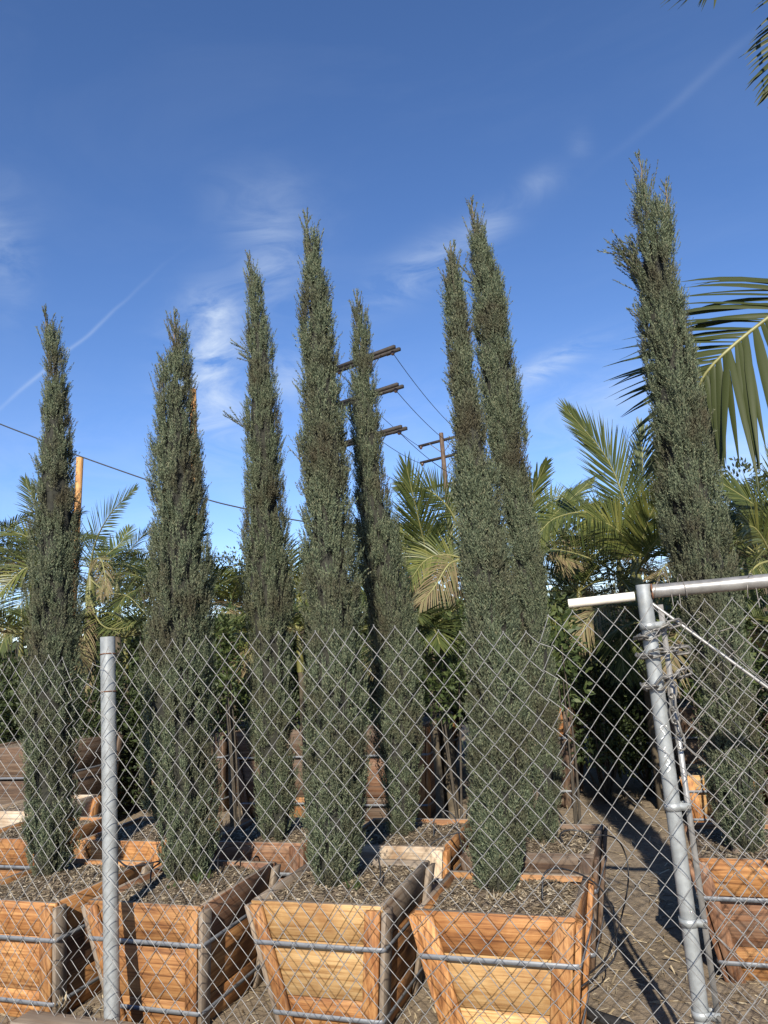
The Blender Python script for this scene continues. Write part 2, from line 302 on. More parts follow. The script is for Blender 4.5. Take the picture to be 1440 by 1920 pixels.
# ------------------------------------------------------------------ planter boxes
FOOT = []                                            # footprints and soil heights, so that what grows here is rooted
def soil_z(x, y):
    for a, b, c_, d_, z in FOOT:
        if a < x < b and c_ < y < d_: return z-.03
    return -.02
def planter(cx, yf, w, d, zr, label, kinds, zb=0.0, taper=.085, seed=0, mulch=True, mlabel=None, cat='planter box', bands=True, group='wooden planter boxes of cypresses', nch=3600, sides=None, sink=.03):
    """zr: rim height; kinds: (top plank, middle, low, batten) of the front"""
    r = random.Random(seed); cy = yf+d/2; root = empty('planter_box', (cx, cy, zb), label, cat, group); hgt = zr-zb
    sides = sides or kinds; tp = taper*hgt/.5
    def pt(face, a, v, dep, frm):          # a metres from the left (frm=0) or right (frm=1) edge of the face; v 0 top .. 1 bottom
        hx = w/2 - tp*v + dep; hy = d/2 - tp*v + dep
        hw = (w/2 - tp*v) if face in (0, 2) else (d/2 - tp*v)
        u = (-hw + a) if frm == 0 else (hw - a); z = hgt*(1-v)
        return ((u, -hy, z), (hx, u, z), (-u, hy, z), (-hx, -u, z))[face]
    def board(face, e0, e1, v0, v1, d0, d1, mats, name):
        # e = (a, frm)
        j = lambda: r.uniform(-.0018, .0018)
        c = []
        for dep in (d1, d0):
            for (e, v) in ((e0, v0), (e1, v0), (e1, v1), (e0, v1)):
                p = pt(face, e[0], v, dep, e[1]); c.append((p[0]+j(), p[1]+j(), p[2]+j()))
        V, Q = hexa(c)
        # 0..3 outer; order faces so that the top edge carries the weathered end
        me = mesh(name, V, Q, mats, [0, 0, 1 if v0 < .01 else 0, 0, 0, 0]); o = put(name, me, root)
        bv = o.modifiers.new('edge', 'BEVEL'); bv.width = .0028; bv.segments = 1; return o
    for face in range(4):
        ks = kinds if face == 0 else sides; ax = 0 if face in (0, 2) else 1
        cuts = [0, .31+r.uniform(-.03, .03), .72+r.uniform(-.05, .05), 1.0]
        ends = .0 if face in (0, 2) else .024
        for q in range(3):
            board(face, (ends, 0), (ends, 1), cuts[q]+(.003 if q else 0), cuts[q+1]-.004, -.022, r.uniform(-.002, .002), [wd(ks[q], ax), wd('grey', ax)], 'plank')
        bw = .062 if face in (0, 2) else .052
        vt = .01 if face in (0, 2) else .02
        for frm in (0, 1):
            board(face, (.001 if face in (0, 2) else -.021, frm), (bw+r.uniform(-.008, .012), frm), vt+.012, 1-.003, .0035, .024, [wd(ks[3], 2)]*2, 'batten')
    if bands:
        for v in (.30, .83):
            z = hgt*(1-v)+r.uniform(-.006, .006); hx = w/2-tp*v+.0275; hy = d/2-tp*v+.0275; R = .022; P = []
            for (sx_, sy_, a0) in ((1, -1, -pi/2), (1, 1, 0), (-1, 1, pi/2), (-1, -1, pi)):
                for k in range(4):
                    a = a0+k*pi/6; P.append((sx_*(hx-R)+R*cos(a), sy_*(hy-R)+R*sin(a)))
            P = np.array(P); m = len(P); nrm = np.stack([np.gradient(np.r_[P[-1:, 1], P[:, 1], P[:1, 1]])[1:-1], -np.gradient(np.r_[P[-1:, 0], P[:, 0], P[:1, 0]])[1:-1]], -1); nrm /= np.linalg.norm(nrm, axis=1)[:, None]
            o_ = P+nrm*.0008; hh = .0088; sl = .14*tp
            V = np.concatenate([np.c_[o_, np.full(m, z+hh)], np.c_[o_-nrm*.0005, np.full(m, z-hh)], np.c_[P-nrm*.0008, np.full(m, z+hh)], np.c_[P-nrm*.0008, np.full(m, z-hh)]])
            a = np.arange(m); b = (a+1) % m
            Q = np.concatenate([np.stack([a+m, b+m, b, a], -1), np.stack([a, b, b+2*m, a+2*m], -1), np.stack([a+3*m, b+3*m, b+m, a+m], -1)])
            put('strap', mesh('strap', V, Q, M_BAND), root)
    if mulch:
        g = 18; hx, hy = w/2-.03, d/2-.03; xs = np.linspace(-hx, hx, g); ys = np.linspace(-hy, hy, g); Xg, Yg = np.meshgrid(xs, ys)
        def mz(x, y): return zr - sink + .028*np.exp(-((x/hx)**2+(y/hy)**2)*1.5) + .008*np.sin(x*31+seed)*np.sin(y*27+seed*2)
        V0 = np.stack([Xg+cx, Yg+cy, mz(Xg, Yg)], -1).reshape(-1, 3); ii, jj = np.meshgrid(np.arange(g-1), np.arange(g-1), indexing='ij'); b0 = ii*g+jj
        mb = MB(); mb.add(V0, np.stack([b0, b0+1, b0+g+1, b0+g], -1).reshape(-1, 4), 0)
        x = rng.uniform(-hx, hx, nch)*.97; y = rng.uniform(-hy, hy, nch)*.97
        Vc, Qc = chips(nch, x+cx, y+cy, mz(x, y), .007, .029, .0025, .0075, .4); mb.add(Vc, Qc, 1)
        mb.build('mulch', [M_MULCH, M_CHIP], loc=(cx, cy, zr), kind='stuff', label=mlabel or 'pale wood chip mulch filling a planter box')
    FOOT.append((cx-w/2, cx+w/2, yf, yf+d, zr-sink)); return root
# ------------------------------------------------------------------ plants: cypress
def kites(base, dirs, side, ln, wd_):
    tip = base + dirs*ln[:, None]; mid = base + dirs*(ln*.45)[:, None]; k = side*(wd_/2)[:, None]
    return np.stack([base, mid+k, tip, mid-k], 1).reshape(-1, 3)
def nrmz(v): return v/(np.linalg.norm(v, axis=-1, keepdims=True)+1e-9)
E = _r0; K = _f0
def cypress(label, bx, by, zbase, rows, tips, seed, shoots=3000, sprays=()):
    g = np.random.default_rng(seed)
    base = np.array([bx, by, 0]); kd = base@K
    def onplane(x, y):
        d = ray(x, y); p = ORG + d*(kd/(d@K)); return (p-base)@E, p[2]
    R = []
    for (y, xl, xr) in rows:
        (s0, z0), (s1, z1) = onplane(xl, y), onplane(xr, y); R.append(((z0+z1)/2, (s0+s1)/2, abs(s1-s0)/2))
    R = np.array(sorted(R)); 
    def sc(z): return np.interp(z, R[:, 0], R[:, 1])
    def hw(z): return np.interp(z, R[:, 0], R[:, 2])
    ztop = R[-1, 0]; T = [onplane(*t) for t in tips]
    root = empty('cypress_tree', (bx, by, zbase), label, 'cypress tree', 'potted column cypresses')
    ph = g.uniform(0, 6.28, 12)
    def lump(phi, z):
        return 1 + .035*np.sin(3*phi+ph[0]+z*1.9) + .04*np.sin(5*phi+ph[1]-z*2.7) + .025*np.sin(2*phi+ph[2]+z*6.1) + .04*np.sin(8*phi+ph[3]+z*3.3) + .02*np.sin(z*17+ph[4]+3*phi)
    def rib(phi, z): return .55*np.sin(6*phi+ph[5]+1.2*np.sin(z*2.3+ph[6])) + .45*np.sin(9*phi+ph[7]+z*4.5) + .5*np.sin(4*phi+z*9+ph[8])
    zz = np.linspace(R[0, 0], ztop, 400); wgt = hw(zz)+.015; cdf = np.cumsum(wgt); cdf /= cdf[-1]
    # plumes: upright branch ends, each a tight fan of shoots, with dark gaps left between them
    npl = int(shoots*.40); zp = np.interp(g.uniform(0, 1, npl), cdf, zz); pp = g.uniform(0, 2*pi, npl); rv = rib(pp, zp)
    rp = 1.03 - .34*g.uniform(0, 1, npl)**1.4; rp = np.where(rv < -.45, rp*.82, rp); kp = (rv > -.9) | (g.uniform(0, 1, npl) < .5); zp, pp, rp = zp[kp], pp[kp], rp[kp]; npl = len(zp)
    per = 6; z = np.repeat(zp, per) + g.normal(0, .016, npl*per); phi = np.repeat(pp, per) + g.normal(0, .011, npl*per)/np.maximum(hw(np.repeat(zp, per)), .04); rho = np.repeat(rp, per)*g.uniform(.93, 1.03, npl*per); n = len(z)
    topf = np.clip((ztop-z)/.20, 0, 1); keep = (g.uniform(0, 1, n) < .22+.78*topf) & (z > R[0, 0]-.01) & (z < ztop+.02)
    pdir = np.repeat(g.normal(0, .35, (npl, 3)), per, 0)[keep]
    z, phi, rho = z[keep], phi[keep], rho[keep]; n = len(z)
    rr = np.maximum(hw(z)*1.02*lump(phi, z)*rho - .020, .003)
    out = np.cos(phi)[:, None]*E + np.sin(phi)[:, None]*K
    P0 = base + sc(z)[:, None]*E + rr[:, None]*out; P0[:, 2] = z - .035
    an = np.radians(g.normal(17, 8, n)); an = np.where(topf[keep] < 1, an*.7, an)
    D = nrmz(np.cos(an)[:, None]*_u0 + np.sin(an)[:, None]*nrmz(out + pdir + g.normal(0, .3, (n, 3))*[1, 1, .3]))
    Ls = g.uniform(.05, .115, n)
    m = 20; t = (np.arange(m)+.5)/m
    side = nrmz(np.cross(D, g.normal(0, 1, (n, 3)))); side2 = np.cross(D, side)
    az = np.arange(m)*2.4; spread = np.radians(np.interp(t, [0, 1], [44, 15]))
    B = P0[:, None] + D[:, None]*(Ls[:, None]*t)[..., None]
    perp = side[:, None]*np.cos(az)[None, :, None] + side2[:, None]*np.sin(az)[None, :, None]
    Dl = nrmz(D[:, None]*np.cos(spread)[None, :, None] + perp*np.sin(spread)[None, :, None] + g.normal(0, .12, (n, m, 3)))
    ln = (g.uniform(.011, .021, (n, m))*np.interp(t, [0, .25, 1], [1, 1.1, .7])).ravel(); wv = g.uniform(.0032, .0052, n*m)
    Bf = B.reshape(-1, 3); Df = Dl.reshape(-1, 3); sd = nrmz(np.cross(Df, np.repeat(out + .3*_u0, m, 0) + g.normal(0, .75, Df.shape)))
    Vs = [kites(Bf, Df, sd, ln, wv)]
    mbx = MB()
    # open leader shoots at the top, and stray sprays
    stems = []
    def sprig(p0, d0, L_, curl, n_l):
        tt = np.linspace(0, 1, 7)[:, None]; P = p0 + d0*L_*tt + np.array([0, 0, 1.])*curl*L_*tt**2
        stems.append((P, np.linspace(.0021, .0009, 7)))
        q = g.uniform(.12, 1, n_l); Pb = np.stack([np.interp(q, tt[:, 0], P[:, k]) for k in range(3)], -1)
        tg = nrmz(d0 + np.array([0, 0, 1.])*2*curl*q[:, None]); pr = nrmz(np.cross(tg, g.normal(0, 1, tg.shape)))
        a = np.radians(g.uniform(8, 38, n_l)); dl = tg*np.cos(a)[:, None] + pr*np.sin(a)[:, None]
        Vs.append(kites(Pb, nrmz(dl), nrmz(np.cross(dl, g.normal(0, 1, dl.shape))), g.uniform(.010, .02, n_l), g.uniform(.003, .0048, n_l)))
    lead = []
    for (s, zt) in T:
        low = zt-.42; sl = np.clip(s, sc(low)-hw(low)*.5, sc(low)+hw(low)*.5); zs = np.linspace(low, zt, 9); ss = sl + (s-sl)*((zs-low)/.42)**.8
        Pl = base + ss[:, None]*E; Pl[:, 2] = zs; Pl[:-1] += g.normal(0, .003, (8, 3)); lead.append((Pl, np.linspace(.0075, .0013, 9)))
        sprig(Pl[-3], nrmz(Pl[-1]-Pl[-3]), np.linalg.norm(Pl[-1]-Pl[-3]), 0, 44)
        for q in np.linspace(.1, .9, 19):
            p = np.array([np.interp(q, np.linspace(0, 1, 9), Pl[:, k]) for k in range(3)]); a = g.uniform(0, 2*pi)
            o = np.cos(a)*E + np.sin(a)*K; L_ = g.uniform(.075, .15)*(1.25-1.08*q)/.75
            sprig(p, nrmz(o*g.uniform(.3, .6)+_u0*.9), L_, .28, int(22+L_*190))
    for (x, y, x2, y2) in sprays:
        (s0, z0), (s1, z1) = onplane(x, y), onplane(x2, y2); p0 = base + s0*E; p0[2] = z0; p1 = base + s1*E + K*g.normal(0, .03); p1[2] = z1
        dv = p1-p0; Ln = np.linalg.norm(dv)
        for k in range(5):
            q = p0 + dv*k/7; sprig(q, nrmz(dv/Ln + g.normal(0, .28, 3)), Ln*(1-k/8), .05, 60)
    V = np.concatenate(Vs); mbx.add(V, np.arange(len(V)).reshape(-1, 4), 0)
    for P, r_ in stems:
        Vt, Qt = tube(P, r_, 3, False); mbx.add(Vt, Qt, 1)
    mbx.build('crown', [M_CYP, M_TWIG], root)
    # trunk
    zs = np.linspace(zbase-.04, ztop-.1, 30); Pt = base + sc(zs)[:, None]*E*np.linspace(0, 1, 30)[:, None]**.5; Pt[:, 2] = zs
    tb = MB(); tube_to(tb, Pt, np.linspace(.028, .006, 30), 8)
    for P, r_ in lead: tube_to(tb, P, r_, 5)
    tb.build('trunk', [M_BARK], root, smooth=True)
    # closed core of inner twigs, coloured near black as the crown's inner shade
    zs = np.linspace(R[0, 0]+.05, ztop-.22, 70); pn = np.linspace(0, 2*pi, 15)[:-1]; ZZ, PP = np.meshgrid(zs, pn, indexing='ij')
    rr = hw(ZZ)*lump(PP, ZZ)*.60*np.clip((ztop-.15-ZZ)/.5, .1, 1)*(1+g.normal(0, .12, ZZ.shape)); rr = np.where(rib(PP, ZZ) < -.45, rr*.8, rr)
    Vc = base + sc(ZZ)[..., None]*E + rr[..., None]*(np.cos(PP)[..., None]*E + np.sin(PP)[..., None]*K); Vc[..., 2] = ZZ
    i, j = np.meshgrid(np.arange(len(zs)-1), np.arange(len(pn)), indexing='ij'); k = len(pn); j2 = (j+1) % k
    cb = MB(); cb.add(Vc.reshape(-1, 3), np.stack([i*k+j, i*k+j2, (i+1)*k+j2, (i+1)*k+j], -1).reshape(-1, 4)); cb.build('shaded_twig_core', [M_CYPC], root)
    return root
# ------------------------------------------------------------------ plants: palms
def frond_geo(P, n, L_, nl, a0=62, a1=22, vee=.25, droop=.15, width=.022, g=rng, start=.12, sides=(1, -1), segs=3, lenprof=None, twist=0.0, twist2=0.0, fold=False):
    """P rachis points (base to tip); n: normal of the blade (upper side). returns list of leaflet (V, Q)"""
    P = np.asarray(P); T, _, _ = frames(P); m = len(P); s = np.linspace(0, 1, m); out = []
    if lenprof is None: lenprof = ([0, .15, .45, .8, 1], [.55, .85, 1, .7, .32])
    for side in sides:
        for q in np.linspace(start, 1, nl):
            q = min(1, max(start, q+g.normal(0, .18/nl)))
            p = np.array([np.interp(q, s, P[:, k]) for k in range(3)]); t = nrmz(np.array([np.interp(q, s, T[:, k]) for k in range(3)]))
            nn = nrmz(n - t*(n@t)); S = np.cross(t, nn)*side; a = radians(np.interp(q, [start, 1], [a0, a1]) + g.normal(0, 3.5))
            ve = vee + g.normal(0, .07); D = nrmz(t*cos(a) + sin(a)*(S*cos(ve) + nn*sin(ve)))
            l_ = L_*np.interp(q, *lenprof)*g.uniform(.9, 1.06); Wd = nrmz(np.cross(D, nn)); Wd = nrmz(Wd + nn*g.normal(0, .2) + (twist if side == 1 else twist2)*nn)
            Nl = np.cross(D, Wd); dr = droop*g.uniform(.6, 1.4)
            jt = np.linspace(0, 1, segs+1); C = p + D*(l_*jt)[:, None] - _u0*(dr*l_*jt**2.2)[:, None]
            wj = width*np.interp(jt, [0, .25, .6, 1], [.45, 1, .8, .06])
            if fold:
                V = np.concatenate([C - Wd*(wj/2)[:, None] + Nl*(wj*.16)[:, None], C, C + Wd*(wj/2)[:, None] + Nl*(wj*.16)[:, None]]); k = segs+1; b = np.arange(segs)
                Q = np.concatenate([np.stack([b, b+1, b+k+1, b+k], -1), np.stack([b+k, b+k+1, b+2*k+1, b+2*k], -1)])
            else:
                V = np.concatenate([C - Wd*(wj/2)[:, None], C + Wd*(wj/2)[:, None]]); k = segs+1; b = np.arange(segs); Q = np.stack([b, b+1, b+k+1, b+k], -1)
            out.append((V, Q))
    return out
def frond(root, P, n, L_, nl, mat, r=.012, **kw):
    mb = MB()
    for V, Q in frond_geo(P, np.asarray(n, float), L_, nl, **kw): mb.add(V, Q, 0)
    tube_to(mb, P, np.linspace(r, r*.25, len(P)), 5, 1)
    return mb.build('frond', [mat, M_RACH], root)
def palm(label, cx, cy, zc, L_, nf, seed, lleaf=.36, nl=34, trunk_r=.055, zfoot=-.02, group='palms growing behind the cypresses', dry=2, lift=1.0):
    g = np.random.default_rng(seed); zfoot = soil_z(cx, cy); root = empty('palm_tree', (cx, cy, zfoot), label, 'palm tree', group)
    tb = MB(); P = np.array([[cx, cy, z] for z in np.linspace(zfoot, zc-.35, 9)]) + g.normal(0, .006, (9, 3)); tube_to(tb, P, np.linspace(trunk_r*1.15, trunk_r*.85, 9)*(1+.05*np.sin(np.arange(9)*3)), 9); tb.build('trunk', [M_TRUNK], root, smooth=True)
    sb = MB(); P = np.array([[cx, cy, z] for z in np.linspace(zc-.36, zc+.05, 6)]); tube_to(sb, P, [trunk_r*1.05, trunk_r*1.1, trunk_r, trunk_r*.8, trunk_r*.55, trunk_r*.3], 9); sb.build('crownshaft', [M_SHAFT], root, smooth=True)
    for k in range(nf):
        az = k*2.4 + g.normal(0, .2); e0 = (1.35 - 1.25*(k/nf))*lift; Lf = L_*g.uniform(.85, 1.1); o = np.array([cos(az), sin(az), 0]); ss = np.linspace(0, 1, 12)
        el = e0 - (1.1+.5*k/nf)*ss**1.4; st = np.cos(el)[:, None]*o + np.sin(el)[:, None]*_u0; P = np.array([cx, cy, zc]) + np.concatenate([[np.zeros(3)], np.cumsum(st[:-1]*Lf/11, 0)])
        nn = -sin(e0-.4)*o + cos(e0-.4)*_u0
        mt = M_PALMD if k >= nf-dry else (M_PALMY if g.uniform() < .2 else M_PALM)
        frond(root, P, nn, lleaf, nl, mt, r=.012, droop=.22, width=.017, g=g, vee=.2)
    return root
TOC = -K                                             # towards the viewer side of the lot
def pxfrond(root, pts, n, L_, nl, mat, r=.011, **kw):
    nl = int(nl*1.7); kw['width'] = kw.get('width', .022)*.62   # a frond traced along sight lines at given depths
    P = spline([PY(x, y, Yd) for x, y, Yd in pts], 14); return frond(root, P, n, L_, nl, mat, r=r, **kw)
def leafball(name, label, cat, c, rad, nl, size, mat, seed, lumps=9, stem=True, group=None, asp=.45):
    g = np.random.default_rng(seed); c = np.array(c, float); rad = np.array(rad, float); zf = soil_z(c[0], c[1]); nst = lumps
    if 'low dark' in label and zf < 0: top_ = c[2]+rad[2]; rad[2] = top_*.5; c[2] = top_*.5; nl = int(nl*1.7)
    elif zf < 0 and rad[2] < 1: nst = 3
    root = empty(name, (c[0], c[1], zf), label, cat, group)
    cen = c + nrmz(g.normal(0, 1, (lumps, 3)))*rad*g.uniform(.35, .75, (lumps, 1)); lr = g.uniform(.32, .55, lumps)
    k = g.integers(0, lumps, nl); d = nrmz(g.normal(0, 1, (nl, 3))); P = cen[k] + d*rad*(lr[k]*g.uniform(.45, 1.05, nl)**.6)[:, None]
    dd = nrmz(d + g.normal(0, .6, (nl, 3)) + [0, 0, .2]); sd = nrmz(np.cross(dd, g.normal(0, 1, (nl, 3)))); ln = size*g.uniform(.6, 1.3, nl)
    mb = MB(); V = kites(P, dd, sd, ln, ln*asp); mb.add(V, np.arange(4*nl).reshape(-1, 4)); mb.build('crown', [mat], root)
    tb = MB(); f = np.array([c[0], c[1], zf])
    for q in range(nst):
        tube_to(tb, spline([f + g.normal(0, .02, 3)*[1, 1, 0], (f+cen[q])/2 + g.normal(0, .06, 3)*rad, cen[q]], 7), np.linspace(.012, .004, 7)*max(1, rad[2]), 5)
    tb.build('trunk' if rad[2] > 1 else 'stem', [M_STEM], root)
    return root
# ================================================================== boxes in place
ORG_K = ('orange', 'pale', 'orange', 'orange')
RIM = H-1.0
planter(-2.955, 2.735, .60, .63, RIM, 'orange planter box at the near row\'s outer end, cut off by the left picture edge', ('orange', 'orange', 'orange', 'orange'), seed=1, mlabel='chip mulch in the orange box cut by the left edge', sides=('orange', 'red', 'orange', 'grey'))
planter(-2.234, 2.785, .585, .63, RIM, 'orange planter box right behind the steel fence post, post shadow down its front', ('orange', 'orange', 'orange', 'orange'), seed=2, mlabel='chip mulch in the box behind the fence post, green weeds in it', sides=('red', 'orange', 'orange', 'grey'))
planter(-1.476, 2.885, .585, .62, RIM, 'pale yellow planter box in the near row with a big plywood middle panel', ('pale', 'pale', 'orange', 'orange'), seed=3, mlabel='dark chip mulch in the pale yellow box', sides=('grey', 'orange', 'orange', 'grey'))
planter(-.745, 2.868, .60, .50, RIM, 'orange knotty planter box of the near row nearest the dirt lane', ('orange', 'pale', 'pale', 'orange'), seed=4, mlabel='chip mulch in the knotty box next to the lane', sides=('orange', 'orange', 'orange', 'orange'))
planter(-3.13, 3.70, .60, .58, RIM, 'orange planter box in the second row seen just right of the fence post', ('orange', 'orange', 'orange', 'orange'), seed=5, mlabel='shaded mulch in the second row box right of the post')
planter(-2.265, 3.73, .60, .56, RIM, 'reddish brown weathered box behind the gap between the second and third near boxes', ('red', 'red', 'red', 'red'), seed=6, mlabel='mulch in the reddish brown second row box')
planter(-1.475, 3.715, .60, .58, RIM, 'bleached pale box in the second row with white topped end boards', ('bleached', 'orange', 'orange', 'bleached'), seed=7, mlabel='mulch in the bleached second row box', sides=('orange', 'orange', 'orange', 'orange'))
planter(-.755, 3.64, .60, .56, RIM, 'dark brown weathered box in the second row at the edge of the dirt lane', ('brown', 'red', 'brown', 'brown'), seed=8, mlabel='pale mulch in the dark brown box by the lane', sides=('brown', 'brown', 'brown', 'brown'))
planter(.275, 3.63, .64, .62, RIM, 'red brown planter box behind the gate with three wide boards', ('orange', 'red', 'orange', 'red'), seed=9, mlabel='pale mulch in the box behind the gate')
planter(-3.99, 3.70, .60, .58, RIM, 'orange box of the second row at the left picture edge', ('orange', 'orange', 'orange', 'orange'), seed=10, mlabel='mulch in the second row box at the left edge')
planter(-4.62, 4.32, .60, .58, RIM+.02, 'pale rimmed box of the third row at the left picture edge', ('bleached', 'orange', 'orange', 'orange'), seed=11, mlabel='mulch in the third row box at the left edge', nch=700)
planter(.19, 6.2, .50, .50, H-1.13, 'small bright yellow box standing beyond the gate box', ('pale', 'pale', 'orange', 'orange'), seed=12, mlabel='dark mulch in the small yellow box', nch=300)
planter(-2.80, 8.25, .62, .6, H-1.0, 'small grey weathered box at the far end of the middle lane', ('grey', 'grey', 'grey', 'grey'), seed=13, mlabel='mulch in the far grey box', nch=200)
for k, (cx, yf, zr, kd, lb) in enumerate([(-5.65, 5.3, .86, ('brown', 'brown', 'brown', 'brown'), 'tall palm box coloured dark brown for shade, standing behind the leftmost cypress'),  # brown boards in this row stand in for shade from palms and cypresses
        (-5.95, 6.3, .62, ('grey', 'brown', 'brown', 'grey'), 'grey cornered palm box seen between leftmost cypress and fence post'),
        (-4.75, 6.6, .78, ('brown', 'grey', 'brown', 'brown'), 'palm box coloured dark brown for shade, seen through the fence right of the post'),
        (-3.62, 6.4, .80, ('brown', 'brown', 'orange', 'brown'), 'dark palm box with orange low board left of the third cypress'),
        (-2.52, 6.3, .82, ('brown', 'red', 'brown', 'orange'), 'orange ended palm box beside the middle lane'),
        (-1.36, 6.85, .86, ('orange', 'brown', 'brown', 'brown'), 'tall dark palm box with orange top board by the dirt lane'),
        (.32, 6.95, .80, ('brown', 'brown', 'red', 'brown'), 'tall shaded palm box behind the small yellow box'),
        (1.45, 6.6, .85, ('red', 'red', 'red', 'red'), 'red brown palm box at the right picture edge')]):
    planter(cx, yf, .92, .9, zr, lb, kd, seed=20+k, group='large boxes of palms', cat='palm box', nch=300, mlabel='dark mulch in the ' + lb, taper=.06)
# ================================================================== cypresses
ZB = RIM-.005
cypress('slim straight cypress at the left picture edge, lowest of the fence side row', -3.1, 3.15, ZB,
  [(606, 82, 106), (652, 82, 117), (675, 85, 122), (697, 85, 125), (732, 81, 130), (766, 77, 130), (812, 73, 132), (858, 70, 136), (904, 66, 141), (950, 64, 147), (1000, 61, 150), (1100, 54, 154), (1220, 50, 150), (1300, 47, 149), (1400, 44, 144), (1500, 49, 147), (1600, 46, 138), (1635, 58, 124), (1655, 76, 112)],
  [(85, 576)], 101, 2700)
cypress('broad twin tipped cypress behind the fence post, wood pole showing at its top', -2.29, 3.16, ZB,
  [(616, 322, 350), (644, 322, 356), (673, 316, 357), (701, 299, 360), (729, 292, 362), (757, 291, 366), (785, 291, 371), (813, 289, 374), (841, 281, 376), (898, 282, 384), (954, 284, 388), (1010, 281, 391), (1038, 281, 398), (1067, 282, 401), (1100, 276, 402), (1200, 273, 400), (1300, 270, 402), (1400, 271, 404), (1500, 275, 410), (1600, 293, 406), (1650, 312, 391), (1668, 328, 372)],
  [(326, 577), (304, 667)], 102, 3500)
cypress('cypress with two stray side sprigs on its left, behind the second near box', -2.21, 3.87, ZB,
  [(502, 460, 485), (523, 459, 492), (542, 460, 495), (569, 461, 496), (597, 461, 501), (624, 459, 509), (651, 460, 515), (678, 461, 515), (732, 458, 519), (786, 457, 527), (867, 457, 531), (950, 455, 535), (1000, 455, 540), (1050, 454, 545), (1100, 452, 555), (1200, 466, 553), (1300, 464, 548), (1400, 467, 548), (1500, 484, 560), (1550, 483, 550), (1582, 500, 540)],
  [(468, 472)], 103, 3000, [(482, 672, 435, 633), (480, 815, 427, 783), (478, 680, 448, 662)])
cypress('tall thick cypress in the middle growing from the pale yellow box', -1.53, 3.17, ZB,
  [(434, 566, 597), (461, 567, 602), (488, 569, 603), (515, 567, 609), (542, 563, 618), (569, 562, 622), (624, 562, 628), (651, 562, 631), (678, 565, 634), (732, 564, 641), (786, 562, 647), (827, 557, 652), (867, 562, 656), (950, 565, 660), (1000, 567, 665), (1100, 561, 677), (1200, 572, 680), (1300, 570, 686), (1400, 573, 690), (1500, 567, 685), (1600, 573, 683), (1650, 588, 669), (1672, 602, 648)],
  [(576, 398)], 104, 3700, [(580, 880, 551, 818), (578, 760, 561, 705)])
cypress('slender cypress just right of the tallest middle one, in front of the crossarms', -1.5, 3.98, ZB,
  [(569, 660, 684), (597, 657, 692), (624, 659, 697), (651, 661, 698), (678, 659, 701), (732, 657, 706), (759, 651, 710), (786, 655, 713), (840, 660, 719), (894, 664, 722), (950, 664, 735), (1000, 664, 748), (1050, 668, 760), (1100, 676, 770), (1200, 692, 787), (1300, 693, 793), (1400, 703, 793), (1500, 717, 789), (1550, 728, 782), (1577, 738, 770)],
  [(668, 542)], 105, 2900, [(675, 815, 645, 750)])
cypress('near cypress with a bare tip leaning left of its taller neighbour, in the knotty box', -.81, 3.15, ZB,
  [(486, 835, 855), (515, 833, 864), (543, 833, 869), (571, 836, 872), (613, 836, 880), (669, 837, 888), (697, 838, 892), (754, 845, 901), (810, 848, 912), (866, 849, 921), (899, 849, 938), (978, 857, 944), (1057, 860, 957), (1137, 870, 965), (1200, 873, 975), (1300, 880, 985), (1400, 880, 990), (1500, 882, 990), (1580, 881, 985), (1620, 881, 984), (1661, 893, 972), (1690, 906, 958)],
  [(844, 453)], 106, 3700)
cypress('taller cypress behind the knotty box tree, gap of sky between their tips', -.73, 3.88, ZB,
  [(416, 879, 907), (444, 879, 915), (472, 880, 918), (500, 884, 926), (529, 884, 940), (557, 884, 951), (585, 884, 954), (613, 884, 957), (641, 893, 959), (669, 895, 960), (697, 894, 965), (754, 902, 980), (810, 909, 988), (866, 919, 985), (900, 928, 992), (978, 944, 1008), (1057, 955, 1020), (1137, 962, 1026), (1200, 968, 1032), (1300, 975, 1046), (1400, 985, 1052), (1500, 985, 1053), (1550, 985, 1048), (1590, 1000, 1032)],
  [(883, 371), (934, 505)], 107, 3800, [(900, 545, 873, 497)])
cypress('tall leaning cypress behind the gate with a bushy side branch near its top', .15, 3.82, ZB,
  [(347, 1186, 1216), (380, 1188, 1226), (413, 1187, 1262), (447, 1191, 1266), (480, 1180, 1267), (497, 1181, 1269), (530, 1197, 1273), (563, 1199, 1284), (600, 1196, 1287), (646, 1203, 1298), (692, 1207, 1313), (738, 1214, 1318), (784, 1222, 1326), (829, 1224, 1330), (875, 1233, 1340), (933, 1230, 1350), (1000, 1240, 1366), (1100, 1263, 1384), (1200, 1285, 1392), (1293, 1310, 1408), (1360, 1314, 1417), (1460, 1325, 1427), (1552, 1350, 1432), (1575, 1360, 1436), (1597, 1380, 1430)],
  [(1196, 287), (1249, 335)], 108, 4000, [(1215, 505, 1138, 452), (1215, 535, 1155, 495), (1210, 500, 1152, 458), (1212, 515, 1165, 462), (1215, 545, 1170, 480), (1215, 555, 1178, 500), (1212, 525, 1168, 475), (1210, 530, 1160, 470), (1215, 490, 1178, 448), (1212, 625, 1190, 575)])
